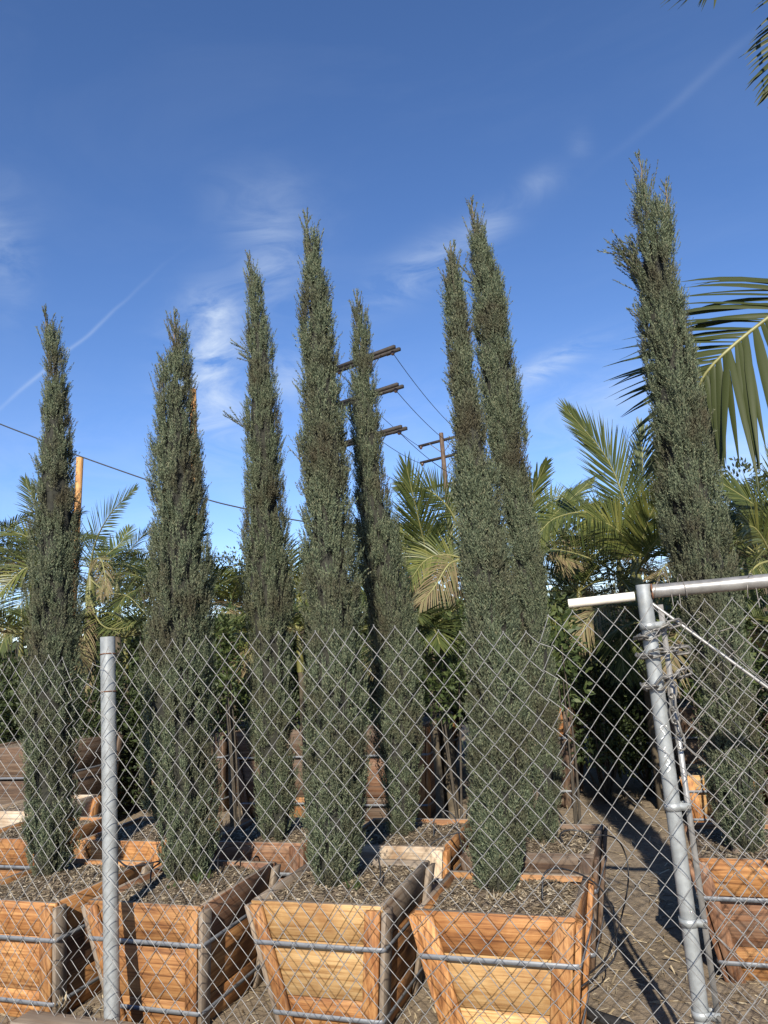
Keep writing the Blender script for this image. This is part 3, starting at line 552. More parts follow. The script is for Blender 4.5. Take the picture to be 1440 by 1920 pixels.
# ================================================================== palms
def palm_base(label, cx, cy, zc, zfoot=-.02, tr=.055, lean=None):
    zfoot = soil_z(cx, cy); root = empty('palm_tree', (cx, cy, zfoot), label, 'palm tree', 'palms growing behind the cypresses')
    tb = MB(); P = np.array([[cx, cy, z] for z in np.linspace(zfoot, zc-.3, 9)]); tube_to(tb, P, np.linspace(tr*1.2, tr*.9, 9)*(1+.05*np.sin(np.arange(9)*3)), 9); tb.build('trunk', [M_TRUNK], root, smooth=True)
    sb = MB(); P = np.array([[cx, cy, z] for z in np.linspace(zc-.31, zc+.12, 6)]); tube_to(sb, P, [tr*1.05, tr*1.1, tr, tr*.8, tr*.55, tr*.3], 9); sb.build('crownshaft', [M_SHAFT], root, smooth=True)
    return root
tilt = lambda a: nrmz(TOC*cos(a) + _u0*sin(a))
# palm right of the leftmost cypress
c = PY(170, 1085, 6.7); r = palm_base('young palm between the leftmost cypress and the twin tipped one', c[0], 6.7, c[2])
pxfrond(r, [(168, 1080, 6.7), (178, 1020, 6.5), (206, 965, 6.3), (252, 917, 6.1)], tilt(.2), .36, 26, M_PALM, a0=58, a1=14, width=.026, vee=.1, droop=.05)
pxfrond(r, [(170, 1080, 6.7), (195, 1045, 6.9), (225, 1020, 7.1), (242, 990, 7.3)], tilt(.9), .32, 24, M_PALM, a0=65, width=.026, droop=.12)
pxfrond(r, [(168, 1080, 6.7), (178, 1050, 6.4), (190, 1050, 6.2), (198, 1085, 6.1), (199, 1112, 6.1)], tilt(.8), .2, 22, M_PALMD, a0=50, droop=.5, width=.012)
pxfrond(r, [(168, 1085, 6.7), (200, 1110, 6.5), (240, 1118, 6.3), (272, 1150, 6.1)], tilt(.5), .36, 26, M_PALM, a0=75, a1=50, vee=.6, width=.022)
pxfrond(r, [(168, 1085, 6.7), (200, 1060, 6.9), (250, 1062, 7.1), (290, 1100, 7.3)], tilt(1.0), .36, 26, M_PALM, a0=65, width=.022)
pxfrond(r, [(165, 1110, 6.6), (185, 1165, 6.2), (215, 1180, 6.0), (250, 1172, 5.9)], tilt(.7), .2, 16, M_PALMY, a0=70, a1=40, width=.03)
pxfrond(r, [(165, 1100, 6.6), (160, 1170, 6.3), (158, 1230, 6.2), (165, 1290, 6.1)], tilt(.3), .28, 18, M_PALMD, a0=45, width=.02, droop=.4)
# palm hidden behind the leftmost cypress
c = PY(95, 1090, 7.3); r = palm_base('palm whose crown fans out behind the leftmost cypress', c[0], 7.3, c[2])
pxfrond(r, [(95, 1085, 7.3), (85, 1020, 7.1), (66, 950, 6.9), (48, 900, 6.8)], tilt(.2), .33, 26, M_PALM, a0=62, a1=20, width=.026)
pxfrond(r, [(95, 1085, 7.3), (75, 1030, 7.0), (35, 1000, 6.8), (-20, 1010, 6.6)], tilt(.9), .40, 28, M_PALMY, a0=60, width=.022)
pxfrond(r, [(95, 1085, 7.3), (60, 1060, 7.0), (10, 1100, 6.8), (-30, 1160, 6.6)], tilt(.5), .42, 28, M_PALMY, a0=70, width=.024, vee=.4)
pxfrond(r, [(95, 1090, 7.3), (60, 1110, 7.0), (20, 1160, 6.8), (0, 1220, 6.6)], tilt(.3), .42, 26, M_PALM, a0=55, width=.03)
pxfrond(r, [(95, 1100, 7.3), (70, 1150, 6.8), (40, 1180, 6.5), (0, 1175, 6.4)], tilt(.8), .3, 22, M_PALMD, a0=60, width=.018, droop=.4)
pxfrond(r, [(95, 1090, 7.3), (120, 1040, 7.4), (150, 1010, 7.6), (190, 1010, 7.8)], tilt(.8), .36, 24, M_PALM, a0=60, width=.022)
# palm in the middle, between the slender and the knotty box cypress
c = PY(815, 1120, 6.8); r = palm_base('palm filling the gap between the slender cypress and the near leaning one', c[0], 6.8, c[2])
pxfrond(r, [(812, 1100, 6.8), (798, 1030, 6.6), (784, 970, 6.4), (762, 875, 6.2)], tilt(.1), .50, 38, M_PALM, a0=42, a1=14, width=.022, vee=.12, droop=.04)
pxfrond(r, [(860, 985, 6.7), (835, 945, 6.6), (800, 918, 6.5), (752, 912, 6.4)], tilt(.4), .36, 26, M_PALM, a0=62, a1=15, width=.026, vee=.5)
pxfrond(r, [(815, 1100, 6.8), (830, 1050, 6.9), (850, 985, 7.0), (856, 920, 7.1)], tilt(.1), .44, 30, M_PALM, a0=45, a1=18, width=.022)
pxfrond(r, [(862, 1045, 6.5), (830, 1040, 6.4), (796, 1052, 6.3), (765, 1095, 6.1)], tilt(.5), .34, 28, M_PALMY, a0=72, a1=25, width=.02, vee=.2, droop=.2)
pxfrond(r, [(812, 1100, 6.8), (790, 1060, 7.0), (768, 1010, 7.2), (745, 990, 7.4)], tilt(.5), .40, 28, M_PALMY, a0=55, width=.022)
pxfrond(r, [(860, 1050, 6.3), (840, 1060, 6.2), (815, 1100, 6.1), (790, 1130, 6.0)], tilt(.3), .3, 22, M_PALMD, a0=60, width=.016, droop=.4)
pxfrond(r, [(815, 1120, 6.7), (800, 1150, 6.4), (780, 1185, 6.2), (770, 1240, 6.1)], tilt(.5), .30, 22, M_PALM, a0=60, width=.022, droop=.3)
pxfrond(r, [(815, 1120, 6.7), (840, 1150, 6.4), (855, 1185, 6.2), (862, 1240, 6.1)], tilt(.5), .30, 22, M_PALM, a0=60, width=.022, droop=.3)
# palm behind the taller cypress of the pair
c = PY(985, 1080, 7.0); r = palm_base('palm peeking out dark right of the paired cypresses', c[0], 7.0, c[2])
pxfrond(r, [(985, 1060, 7.0), (985, 1000, 6.9), (994, 940, 6.8), (1022, 872, 6.7)], tilt(-.1), .36, 22, M_PALM, a0=48, a1=12, width=.036, vee=.1, sides=(1, -1))
pxfrond(r, [(985, 1075, 7.0), (1020, 990, 7.2), (1060, 945, 7.5), (1105, 905, 7.7)], tilt(.3), .36, 30, M_PALM, a0=30, a1=8, width=.03)
pxfrond(r, [(990, 1080, 7.2), (1010, 990, 7.6), (1030, 940, 7.9), (1070, 925, 8.2)], tilt(.5), .44, 32, M_PALMY, a0=60, width=.018)
pxfrond(r, [(985, 1085, 6.9), (1010, 1040, 6.6), (1040, 1035, 6.5), (1070, 1060, 6.4)], tilt(.8), .4, 26, M_PALMD, a0=60, width=.02)
pxfrond(r, [(985, 1100, 6.9), (1010, 1150, 6.5), (1060, 1170, 6.3), (1110, 1200, 6.1)], tilt(.7), .34, 26, M_PALMY, a0=62, width=.02)
pxfrond(r, [(985, 1100, 7.0), (1010, 1090, 6.8), (1045, 1075, 6.6), (1075, 1060, 6.5)], tilt(.2), .40, 30, M_PALM, a0=55, width=.024, vee=.5)
# the large bright palm left of the gate cypress
c = PY(1192, 1075, 6.9); r = palm_base('largest bright palm with upswept fronds left of the gate cypress', c[0], 6.9, c[2], tr=.065)
pxfrond(r, [(1190, 1000, 6.9), (1168, 930, 6.8), (1135, 855, 6.7), (1066, 772, 6.5)], tilt(.15), .48, 44, M_PALM, a0=46, a1=10, width=.024, vee=.12, droop=.03)
pxfrond(r, [(1190, 1020, 6.9), (1150, 975, 6.7), (1095, 960, 6.5), (1040, 972, 6.3), (1010, 1000, 6.2)], tilt(.7), .40, 40, M_PALM, a0=72, a1=30, width=.024, vee=.35, droop=.15)
pxfrond(r, [(1195, 1065, 6.7), (1175, 1015, 6.6), (1145, 985, 6.5), (1108, 975, 6.4)], tilt(.2), .40, 30, M_PALMY, a0=55, a1=20, width=.03, vee=.2)
pxfrond(r, [(1198, 1065, 6.7), (1205, 1010, 6.6), (1222, 960, 6.5), (1250, 915, 6.4)], tilt(.2), .40, 30, M_PALMY, a0=45, a1=15, width=.03, vee=.2)
pxfrond(r, [(1195, 1075, 6.6), (1212, 1040, 6.3), (1235, 1010, 6.1), (1262, 1000, 6.0)], tilt(.3), .36, 26, M_PALMY, a0=55, a1=20, width=.03, vee=.2)
pxfrond(r, [(1194, 1000, 7.0), (1200, 930, 7.1), (1205, 870, 7.2), (1200, 800, 7.3)], tilt(.1), .42, 34, M_PALM, a0=42, a1=12, width=.022)
pxfrond(r, [(1195, 1060, 6.9), (1215, 970, 7.1), (1235, 900, 7.4), (1262, 850, 7.6)], tilt(.2), .42, 30, M_PALM, a0=45, width=.024)
pxfrond(r, [(1185, 1115, 6.6), (1150, 1072, 6.3), (1100, 1045, 6.1), (1040, 1030, 5.9), (1012, 1040, 5.8)], tilt(.5), .40, 36, M_PALM, a0=75, a1=30, width=.022, vee=.75, droop=.0)
pxfrond(r, [(1190, 1120, 6.6), (1150, 1130, 6.3), (1110, 1150, 6.1), (1085, 1200, 6.0)], tilt(.6), .30, 26, M_PALMD, a0=60, width=.018, droop=.4)
pxfrond(r, [(1195, 1110, 6.6), (1230, 1090, 6.3), (1260, 1120, 6.1), (1280, 1180, 6.0)], tilt(.6), .36, 26, M_PALM, a0=60, width=.022, droop=.3)
pxfrond(r, [(1190, 1110, 6.6), (1170, 1160, 6.2), (1165, 1210, 6.0), (1170, 1260, 5.9)], tilt(.2), .32, 22, M_PALM, a0=55, width=.022, droop=.3)
# right edge palm
c = PY(1450, 1060, 6.6); r = palm_base('palm at the right picture edge beyond the gate cypress', c[0], 6.6, c[2])
pxfrond(r, [(1450, 1020, 6.6), (1440, 975, 6.5), (1405, 940, 6.4), (1352, 905, 6.3)], tilt(.5), .40, 30, M_PALM, a0=60, a1=14, width=.03, vee=.1, droop=.2)
pxfrond(r, [(1450, 1030, 6.6), (1425, 985, 6.5), (1390, 965, 6.4), (1350, 970, 6.3)], tilt(.6), .36, 28, M_PALM, a0=65, a1=20, width=.024)
pxfrond(r, [(1450, 1050, 6.5), (1430, 1010, 6.3), (1415, 990, 6.2), (1400, 985, 6.1)], tilt(.2), .40, 26, M_PALMY, a0=45, a1=15, width=.026)
pxfrond(r, [(1450, 1050, 6.5), (1420, 1060, 6.3), (1395, 1090, 6.2), (1385, 1130, 6.1)], tilt(.4), .36, 26, M_PALM, a0=60, width=.022)
pxfrond(r, [(1450, 1050, 6.5), (1460, 960, 6.5), (1465, 900, 6.5), (1460, 850, 6.6)], tilt(.2), .4, 26, M_PALM, a0=45, width=.024)
# further palms that fill the lot behind
for k, (x, y, Yd, L_, nf, lb) in enumerate([(-40, 1100, 8.0, 1.3, 13, 'palm cut off by the left picture edge'), (300, 1120, 9.0, 1.2, 13, 'far palm behind the twin tipped cypress'), (430, 1140, 8.4, 1.0, 12, 'low far palm left of the sprigged cypress'),
        (560, 1120, 8.6, 1.2, 13, 'far palm hidden behind the tall middle cypress'), (705, 1100, 9.0, 1.2, 13, 'far palm in the dark gap between the two middle cypresses'), (905, 1080, 8.8, 1.3, 13, 'far palm hidden behind the paired cypresses'),
        (1085, 1110, 9.0, 1.2, 13, 'far low palm above the white pipe'), (1330, 1050, 8.4, 1.3, 13, 'far palm behind the gate cypress'), (220, 1090, 10.5, 1.3, 12, 'distant palm right of the leftmost cypress'), (60, 1070, 10.0, 1.4, 12, 'distant palm left of the leftmost cypress'),
        (800, 1060, 10.2, 1.4, 12, 'distant palm behind the middle lane gap'), (1010, 1040, 10.0, 1.4, 12, 'distant palm right of the paired cypresses'), (1160, 1050, 10.5, 1.4, 12, 'distant palm behind the largest bright palm'), (1420, 1040, 10.0, 1.4, 12, 'distant palm at the right picture edge')]):
    c = PY(x, y, Yd); palm(lb, c[0], Yd, c[2], L_, nf, 300+k, nl=44, lleaf=.44, lift=.9)
for k, (x, y, Yd, L_, nf, lb) in enumerate([(40, 1190, 6.0, .85, 9, 'low drooping palm behind the leftmost cypress'), (235, 1195, 6.8, .85, 9, 'low drooping palm right behind the fence post'), (425, 1200, 6.1, .75, 8, 'low drooping palm left of the sprigged cypress'),
        (560, 1185, 6.2, .8, 8, 'low drooping palm behind the sprigged and middle cypresses'), (800, 1195, 6.0, .7, 9, 'low drooping palm in the middle lane gap'), (1040, 1185, 7.2, .95, 10, 'low drooping palm left of the gate upright'), (1300, 1190, 6.1, .85, 9, 'low drooping palm behind the gate mesh')]):
    c = PY(x, y, Yd); palm(lb, c[0], Yd, c[2], L_, nf, 340+k, nl=40, lleaf=.36, lift=.62, dry=2, trunk_r=.032)
# big palm overhead at the right: crown out of the picture, fronds hanging in
r = empty('palm_tree', (2.1, 4.7, 0), 'tall palm outside the right picture edge whose big fronds hang into the sky', 'palm tree', 'palms growing behind the cypresses')
tb = MB(); tube_to(tb, np.array([[2.1, 4.7, z] for z in np.linspace(0, 2.9, 14)]), np.linspace(.11, .085, 14), 12); tb.build('trunk', [M_TRUNK], r, smooth=True)
sb = MB(); tube_to(sb, np.array([[2.1, 4.7, z] for z in np.linspace(2.9, 3.9, 8)]), [.1, .105, .1, .09, .075, .06, .05, .03], 12); sb.build('crownshaft', [M_SHAFT], r, smooth=True)
def bigfrond(pts, n, L_, nl, seed, mats=M_NEARP, **kw):
    g = np.random.default_rng(seed); P = spline(pts, 22); mb = MB(); tube_to(mb, P, np.linspace(.016, .004, 22), 7); fo = mb.build('frond', [M_RACH], r, smooth=True)
    for V, Q in frond_geo(P, np.asarray(n, float), L_, nl, g=g, segs=6, fold=True, **kw):
        put('leaflet', mesh('leaflet', V - s_off(fo), Q, mats), fo)
top = np.array([2.1, 4.7, 3.85])
bigfrond([top, PY(1580, 500, 4.7), PY(1510, 545, 4.68), PY(1440, 596, 4.65), PY(1370, 652, 4.6), PY(1322, 702, 4.6), PY(1292, 765, 4.65), PY(1276, 830, 4.7), PY(1268, 885, 4.75)], nrmz(TOC*.75+E*-.25+_u0*.45), .80, 54, 51, a0=62, a1=30, vee=.1, droop=.2, width=.045, start=.2, twist=-.3, twist2=-.1, lenprof=([0, .3, .5, .75, 1], [.95, 1, .95, .42, .25]))
bigfrond([top, PY(1570, -60, 4.4), PY(1505, 30, 4.4), PY(1480, 110, 4.4), PY(1470, 175, 4.4)], nrmz(TOC*.7+_u0*.4), .36, 26, 52, a0=62, a1=35, vee=.1, droop=.25, width=.036, start=.3, twist=-.5)
bigfrond([top, PY(1560, -200, 4.2), PY(1450, -140, 4.1), PY(1370, -75, 4.0), PY(1335, -40, 4.0)], nrmz(TOC*.6+_u0*.6), .5, 14, 53, a0=60, a1=30, vee=.1, droop=.2, width=.035, start=.4)
# ================================================================== shrubs and far trees
for k, (x, y, Yd, rx, rz, nl, sz, mt, lb) in enumerate([
        (435, 1235, 5.6, .26, .5, 1300, .05, M_SHRUBL, 'bright green leafy shrub left of the sprigged cypress'), (835, 1250, 5.7, .28, .5, 1300, .05, M_SHRUBL, 'bright green leafy shrub between the slender and near leaning cypress'),
        (1050, 1230, 5.4, .2, .4, 700, .06, M_SHRUBL, 'sparse bright shrub right of the paired cypresses'), (1330, 1230, 5.6, .3, .5, 1300, .06, M_SHRUBL, 'leafy shrub seen through the gate mesh'),
        (20, 1335, 7.9, .9, 0.50, 3500, .09, M_SHRUB, 'dark shrub behind the leftmost cypress'), (230, 1315, 8.4, 1.1, 0.56, 4000, .09, M_SHRUB, 'dark shrub behind the fence post'), (420, 1325, 9.0, 1.0, 0.56, 4000, .09, M_SHRUB, 'dark shrub behind the sprigged cypress'),
        (600, 1295, 8.2, 1.0, 0.62, 4200, .09, M_SHRUB, 'dark shrub behind the tall middle cypress'), (780, 1325, 9.4, 1.0, 0.50, 4000, .09, M_SHRUB, 'dark shrub at the end of the middle lane'), (960, 1275, 8.8, 1.0, 0.62, 4200, .09, M_SHRUB, 'dark shrub behind the paired cypresses'),
        (1120, 1285, 9.6, 1.1, 0.56, 4500, .09, M_SHRUB, 'dark shrub at the end of the dirt lane'), (1290, 1235, 9.2, 1.1, 0.68, 4500, .09, M_SHRUB, 'dark shrub behind the gate post'), (1450, 1205, 8.4, 1.0, 0.68, 4200, .09, M_SHRUB, 'dark shrub at the right picture edge')]):
    c = PY(x, y, Yd); leafball('shrub', lb, 'shrub', c, (rx, rx*.8, rz), nl, sz, mt, 400+k, group='shrubs among the palm boxes', lumps=11)
for k, (x, y, Yd, rx, rz, lb) in enumerate([(25, 1300, 5.9, .45, .42, 'low dark bush in the palm box at the left picture edge'), (180, 1290, 6.3, .42, .45, 'low dark bush between the leftmost cypress and the fence post'), (255, 1290, 6.7, .45, .45, 'low dark bush just right of the fence post'),
        (425, 1310, 6.8, .45, .45, 'low dark bush in the gap left of the sprigged cypress'), (560, 1290, 6.6, .4, .5, 'low dark bush between the sprigged and tall middle cypresses'), (705, 1290, 6.7, .35, .5, 'low dark bush between the tall middle and slender cypresses'),
        (1110, 1255, 7.2, .5, .42, 'low dark bush left of the gate upright'), (1190, 1265, 7.4, .5, .5, 'low dark bush seen past the gate upright'), (1420, 1280, 6.9, .45, .45, 'low dark bush at the right picture edge')]):
    c = PY(x, y, Yd); leafball('shrub', lb, 'shrub', c, (rx, rx, rz), 2600, .055, M_SHRUB, 450+k, group='shrubs among the palm boxes', lumps=12)
for k, (x, y, Yd, rx, rz, lb) in enumerate([(15, 1060, 16, 1.5, 1.1, 'leafy tree far behind at the left picture edge'), (250, 1110, 17, 1.4, .9, 'leafy tree far behind right of the leftmost cypress'), (465, 1085, 19, 1.3, 1.1, 'pale green tree far behind the sprigged cypress'),
        (600, 1120, 20, 1.6, 1.2, 'tree far behind the tall middle cypress'), (740, 1050, 20, 1.0, 1.0, 'small tree far behind the slender cypress'), (1120, 1010, 17, 1.1, 1.1, 'tree far behind the largest bright palm'), (1370, 1000, 16, 1.2, 1.3, 'tree far behind the gate cypress'), (900, 1080, 20, 1.8, 1.2, 'tree far behind the paired cypresses'), (1180, 1130, 20, 2.2, .8, 'low tree far behind the gate post')]):
    c = PY(x, y, Yd); leafball('leafy_tree', lb, 'tree', c, (rx, rx, rz), 3000, .13, M_TREE, 500+k, group='far trees', lumps=14)
c = np.array([-8, 26, .9])
g = np.random.default_rng(9); n = 60000; P = np.stack([g.uniform(-30, 14, n), g.uniform(22, 30, n), g.uniform(0, 1, n)**1.1*3.5], -1); P[:, 2] *= .75+.35*np.sin(P[:, 0]*.9)*np.sin(P[:, 0]*.37+1)
d = nrmz(g.normal(0, 1, (n, 3))); V = kites(P, d, nrmz(np.cross(d, g.normal(0, 1, (n, 3)))), g.uniform(.2, .5, n), g.uniform(.14, .34, n))
put('far_hedge', mesh('far_hedge', V, np.arange(4*n).reshape(-1, 4), M_SHRUB), kind='stuff', label='dense dark greenery along the far side of the nursery')
# ================================================================== utility poles and wires
AD = np.array([-.96, .28, 0])
def arm_pole(label, px, ptop, dist, arms, half, double, tagc):
    b = PD(px, ptop, dist); x, y, zt = b; root = empty('utility_pole', (x, y, 0), label, 'utility pole', 'utility poles')
    pb = MB(); tube_to(pb, np.array([[x, y, z] for z in np.linspace(0, zt, 8)]), np.linspace(.135, .10, 8), 10); pb.build('pole', [wd('brown', 2)], root, smooth=True)
    ends = []
    nv = np.array([AD[1], -AD[0], 0])*-1
    for ay in arms:
        z = PD(px, ay, dist)[2]; cc = np.array([x, y, z])
        for q in ((-1, 1) if double else (1,)):
            off = -nv*q*.15; m = MB(); lo = half
            c8 = []
            for dz in (-.055, .055):
                for (sa, sb_) in ((-1, -1), (1, -1), (1, 1), (-1, 1)): c8.append(cc + off + AD*sa*lo + nv*sb_*.05 + _u0*dz)
            m.add(*hexa(c8)); m.build('crossarm', [M_ARM], root)
        m = MB(); c8 = []
        for dz in (-.045, .045):
            for (sa, sb_) in ((-.1, -1), (.1, -1), (.1, 1), (-.1, 1)): c8.append(cc - nv*(-.2-.062) * 1 - nv*.0 + AD*(-half*.62+sa) + nv*sb_*.008 + _u0*dz - nv*.0)
        c8 = np.array(c8); m.add(*hexa(c8 + (-nv*(.2+.052) - (-nv*(-.2-.062)))*1)); m.build('tag', [M_TAG], root)
        for s_ in (-.85, .85):
            p = cc + AD*half*s_ - _u0*.12; m = MB(); tube_to(m, np.array([p+_u0*.06, p, p-_u0*.08]), [.05, .09, .05], 8); m.build('insulator', [M_INS], root)
            ends.append(p)
        for s_ in (-.5, .5):
            m = MB(); tube_to(m, np.array([cc+AD*half*s_-_u0*.05, cc-_u0*.65]), .018, 4); m.build('brace', [M_CHAIN], root)
    return ends
e1 = arm_pole('nearer utility pole with three double crossarms half hidden by cypresses', 684, 668, 27.0, [675, 752, 834], 1.42, True, 0)
e2 = arm_pole('farther brown utility pole with four single crossarms', 827, 812, 34.0, [825, 859, 912, 938], 1.35, False, 0)
def wire(label, a, b, sag, r_=.012, name='power_line', cat='power line', group='power lines', mat=M_CABLE):
    t = np.linspace(0, 1, 24)[:, None]; P = a + (b-a)*t - _u0*sag*4*t*(1-t); m = MB(); tube_to(m, P, r_, 5); o = m.build(name, [mat], None, tuple(P[0])); o['label'] = label; o['category'] = cat
    if group: o['group'] = group
lv = ['top', 'middle', 'lowest']
for k in range(3):
    for q, sd_ in ((0, 'right'), (1, 'left')):
        wire('power line from the %s end of the nearer pole\'s %s crossarm' % (sd_, lv[k]), e1[2*k+q], e2[2*min(k, 3)+q], .25)
P = spline([PY(x, y, Yd) for x, y, Yd in [(-120, 745, 10), (0, 795, 10.3), (72, 823, 10.5), (135, 850, 10.7), (285, 903, 11.2), (390, 937, 11.6), (455, 953, 11.9), (565, 977, 12.4), (700, 990, 13)]], 50)
m = MB(); tube_to(m, P, .013, 6); o = m.build('overhead_cable', [M_CABLE], None, tuple(P[0])); o['label'] = 'thick black cable sagging across the sky at the left'; o['category'] = 'cable'
for (x, y, Yd, x2, y2, rr, lb) in [(150, 858, 12.0, 139, 1080, .072, 'yellow wooden pole top standing just right of the leftmost cypress'), (362, 730, 13.5, 366, 1050, .07, 'yellow wooden pole top poking out beside the twin tipped cypress')]:
    a = PY(x, y, Yd); b = PY(x2, y2, Yd); dv = (b-a)/(a[2]-b[2]); f = a + dv*a[2]; m = MB(); tube_to(m, np.array([f + (a-f)*t for t in np.linspace(0, 1, 8)]), np.linspace(rr*1.15, rr, 8), 14)
    o = m.build('wooden_pole', [wd('pole', 2)], None, tuple(f), smooth=False); o['label'] = lb; o['category'] = 'wooden pole'; o['group'] = 'plain wooden poles'
# ================================================================== fence
FY = 2.585; CW = .0806/2; CH = .0916/2; WR = .00138
def top_prof(x):
    return np.interp(x, [-4.4, -3.2, -2.75, -2.55, -2.47, -2.40, -2.33, -2.24, -1.9, -1.5, -1.0, -.8, -.6, -.45, -.40, -.36, -.2, .0, 1.2], [.03, .05, .064, .068, .06, -.03, -.01, .068, .078, .076, .07, .04, .012, -.005, 0, .05, .053, .056, .05])
def chainlink(x0, x1, yf, zfun, seed, zbot=.03, slant=0.0, ragged=0.0):
    g = np.random.default_rng(seed); mb = MB(); nw = int((x1-x0)/CW); ph = g.uniform(0, 6.28, 8)
    def warp(P):
        x, z = P[:, 0].copy(), P[:, 2].copy(); P[:, 0] += .008*np.sin(x*3+z*4+ph[0]) + .004*np.sin(x*9-z*7+ph[1]) + slant*(H-z)
        P[:, 2] += .007*np.sin(x*4+z*3+ph[2]) + .004*np.sin(x*11+z*6+ph[3]); P[:, 1] += .010*np.sin(x*2.2+z*2+ph[4]) + .004*np.sin(x*7+z*5+ph[5])
        return P
    for k in range(nw):
        xa = x0+k*CW; ns = int((H+.06-zbot)/CH); zt0 = H
        rows = []
        for q in range(ns+1):
            right = (q + k) % 2 == 0                    # which column this bend sits on
            z = H - q*CH; x = xa + (CW if right else 0)
            s = 1 if right else -1
            # short hooked bend round the neighbouring wire
            rows += [(x - s*.004, s*WR*.4, z+.0045), (x + s*.0016, s*WR*1.25, z), (x - s*.004, s*WR*.4, z-.0045)]
        P = np.array(rows); P = P[1:-1]
        top = zfun(P[:, 0]); dep = np.exp(-(H-P[:, 2])/.16); P[:, 2] += top*np.clip(dep, 0, 1) + top.mean()*(1-np.clip(dep, 0, 1))*.7
        if ragged:
            P[:4] += g.normal(0, ragged, (4, 3))*[1, .6, 1]
        P[:, 1] += yf; P[0, 2] += .006; P = warp(P)
        V, Q = tube(P, WR, 4, False); mb.add(V, Q)
    return mb
fence = empty('chain_link_fence', (-2.3, FY, 0), 'long grey chain link fence with diamond mesh in front of the planter boxes', 'fence')
chainlink(-4.6, 1.35, FY, top_prof, 31).build('diamond_mesh', [M_WIRE], fence, smooth=True, kind='stuff')
pz = PY(202, 1194, 2.642)[2]; pb = MB(); xx = PY(202, 1194, 2.642)[0]
ang = np.linspace(0, 2*pi, 25)[:-1]; zz = [0, pz, pz, pz-.05]; rr = [.031, .031, .0275, .0275]
V = np.array([[xx+r_*cos(a), 2.642+r_*sin(a), z] for z, r_ in zip(zz, rr) for a in ang]); i, j = np.meshgrid(np.arange(3), np.arange(24), indexing='ij'); j2 = (j+1) % 24
pb.add(V, np.stack([i*24+j, i*24+j2, (i+1)*24+j2, (i+1)*24+j], -1).reshape(-1, 4)); pb.add(V[-24:], np.arange(24)[None]); pb.build('post', [M_GALV], fence, smooth=False)
bv = fence.children[-1].modifiers.new('round', 'EDGE_SPLIT'); 
for po in fence.children[-1].data.polygons: po.use_smooth = True
def ring(mb, c, r_, wr, tiltz=.0, n=18, e1=(1, 0, 0), e2=(0, 1, 0)):
    a = np.linspace(0, 2*pi, n+1); e1, e2 = np.array(e1, float), np.array(e2, float); P = np.array(c) + r_*(np.cos(a)[:, None]*e1 + np.sin(a)[:, None]*e2) + _u0*(tiltz*np.cos(a*1+1))[:, None]
    V, Q = tube(P, wr, 4, False); mb.add(V, Q)
for yy in (1227, 1298):
    z = PY(200, yy, 2.62)[2]; m = MB(); ring(m, (xx, 2.642, z), .0335, .0022, .004); m.build('tie_wire', [M_RUST], fence)
# ------------------------------------------------------------------ gate
GY = 2.735; gx0 = -.068; gate = empty('gate', (gx0, GY, 0), 'silver steel chain link gate with top rail and diagonal brace rod', 'gate')
gz = PY(1197, 1097, GY)[2]
m = MB(); tube_to(m, np.array([[gx0, GY, .02], [gx0, GY, gz]]), .0248, 20); m.build('upright', [M_GALV], gate, smooth=False)
for po in gate.children[-1].data.polygons: po.use_smooth = len(po.vertices) == 4
rz = PY(1300, 1099, GY)[2]
m = MB(); tube_to(m, np.array([[gx0+.0275, GY, PY(1212, 1110, GY)[2]], [gx0+.4, GY, PY(1440, 1089, GY)[2]], [1.5, GY, PY(1440, 1089, GY)[2]-.01]]), .0235, 18); m.build('top_rail', [M_RAIL], gate, smooth=False)
for po in gate.children[-1].data.polygons: po.use_smooth = len(po.vertices) == 4
m = MB(); p = PY(1212, 1110, GY); ring(m, (gx0+.027, GY, p[2]), .024, .0035, e1=(0, 1, 0), e2=(0, 0, 1)); m.build('weld_bead', [M_RUST], gate)
a = PY(1212, 1124, GY); b = PY(1440, 1290, GY); b2 = a + (b-a)*4.2
m = MB(); tube_to(m, np.array([a, b, b2]), .0055, 8); m.build('brace_rod', [M_RAIL], gate, smooth=True)
tx = -.021; m = MB(); m.add(*boxv(tx-.009, tx+.009, GY-.003, GY+.003, .12, PY(1222, 1135, GY)[2])); m.build('tension_bar', [M_RAIL], gate)
for yy in (1168, 1511, 1727, 1898):
    z = PY(1290, yy, GY)[2]; m = MB(); R_ = .0272; hh = .012
    pts = [(gx0+.056, GY-.014)] + [(gx0+R_*cos(a), GY+R_*sin(a)) for a in np.linspace(-.5, -2*pi+.5, 20)] + [(gx0+.056, GY+.014)]
    pts = np.array(pts); k = len(pts); V = np.concatenate([np.c_[pts, np.full(k, z-hh)], np.c_[pts, np.full(k, z+hh)]]); q = np.arange(k-1); m.add(V, np.stack([q, q+1, q+k+1, q+k], -1))
    br = m.build('tension_band', [M_GALV], gate); so_ = br.modifiers.new('thick', 'SOLIDIFY'); so_.thickness = .0025
    m = MB(); tube_to(m, np.array([[gx0+.05, GY-.024, z], [gx0+.05, GY+.024, z]]), .006, 8); m.build('bolt', [M_CHAIN], br)
chainlink(-.022, 1.35, GY+.015, lambda x: -.005+.02*np.sin(x*23)+.02*np.sin(x*11+1), 33, zbot=.04, ragged=.006).build('diamond_mesh', [M_WIRE2], gate, smooth=True, kind='stuff')
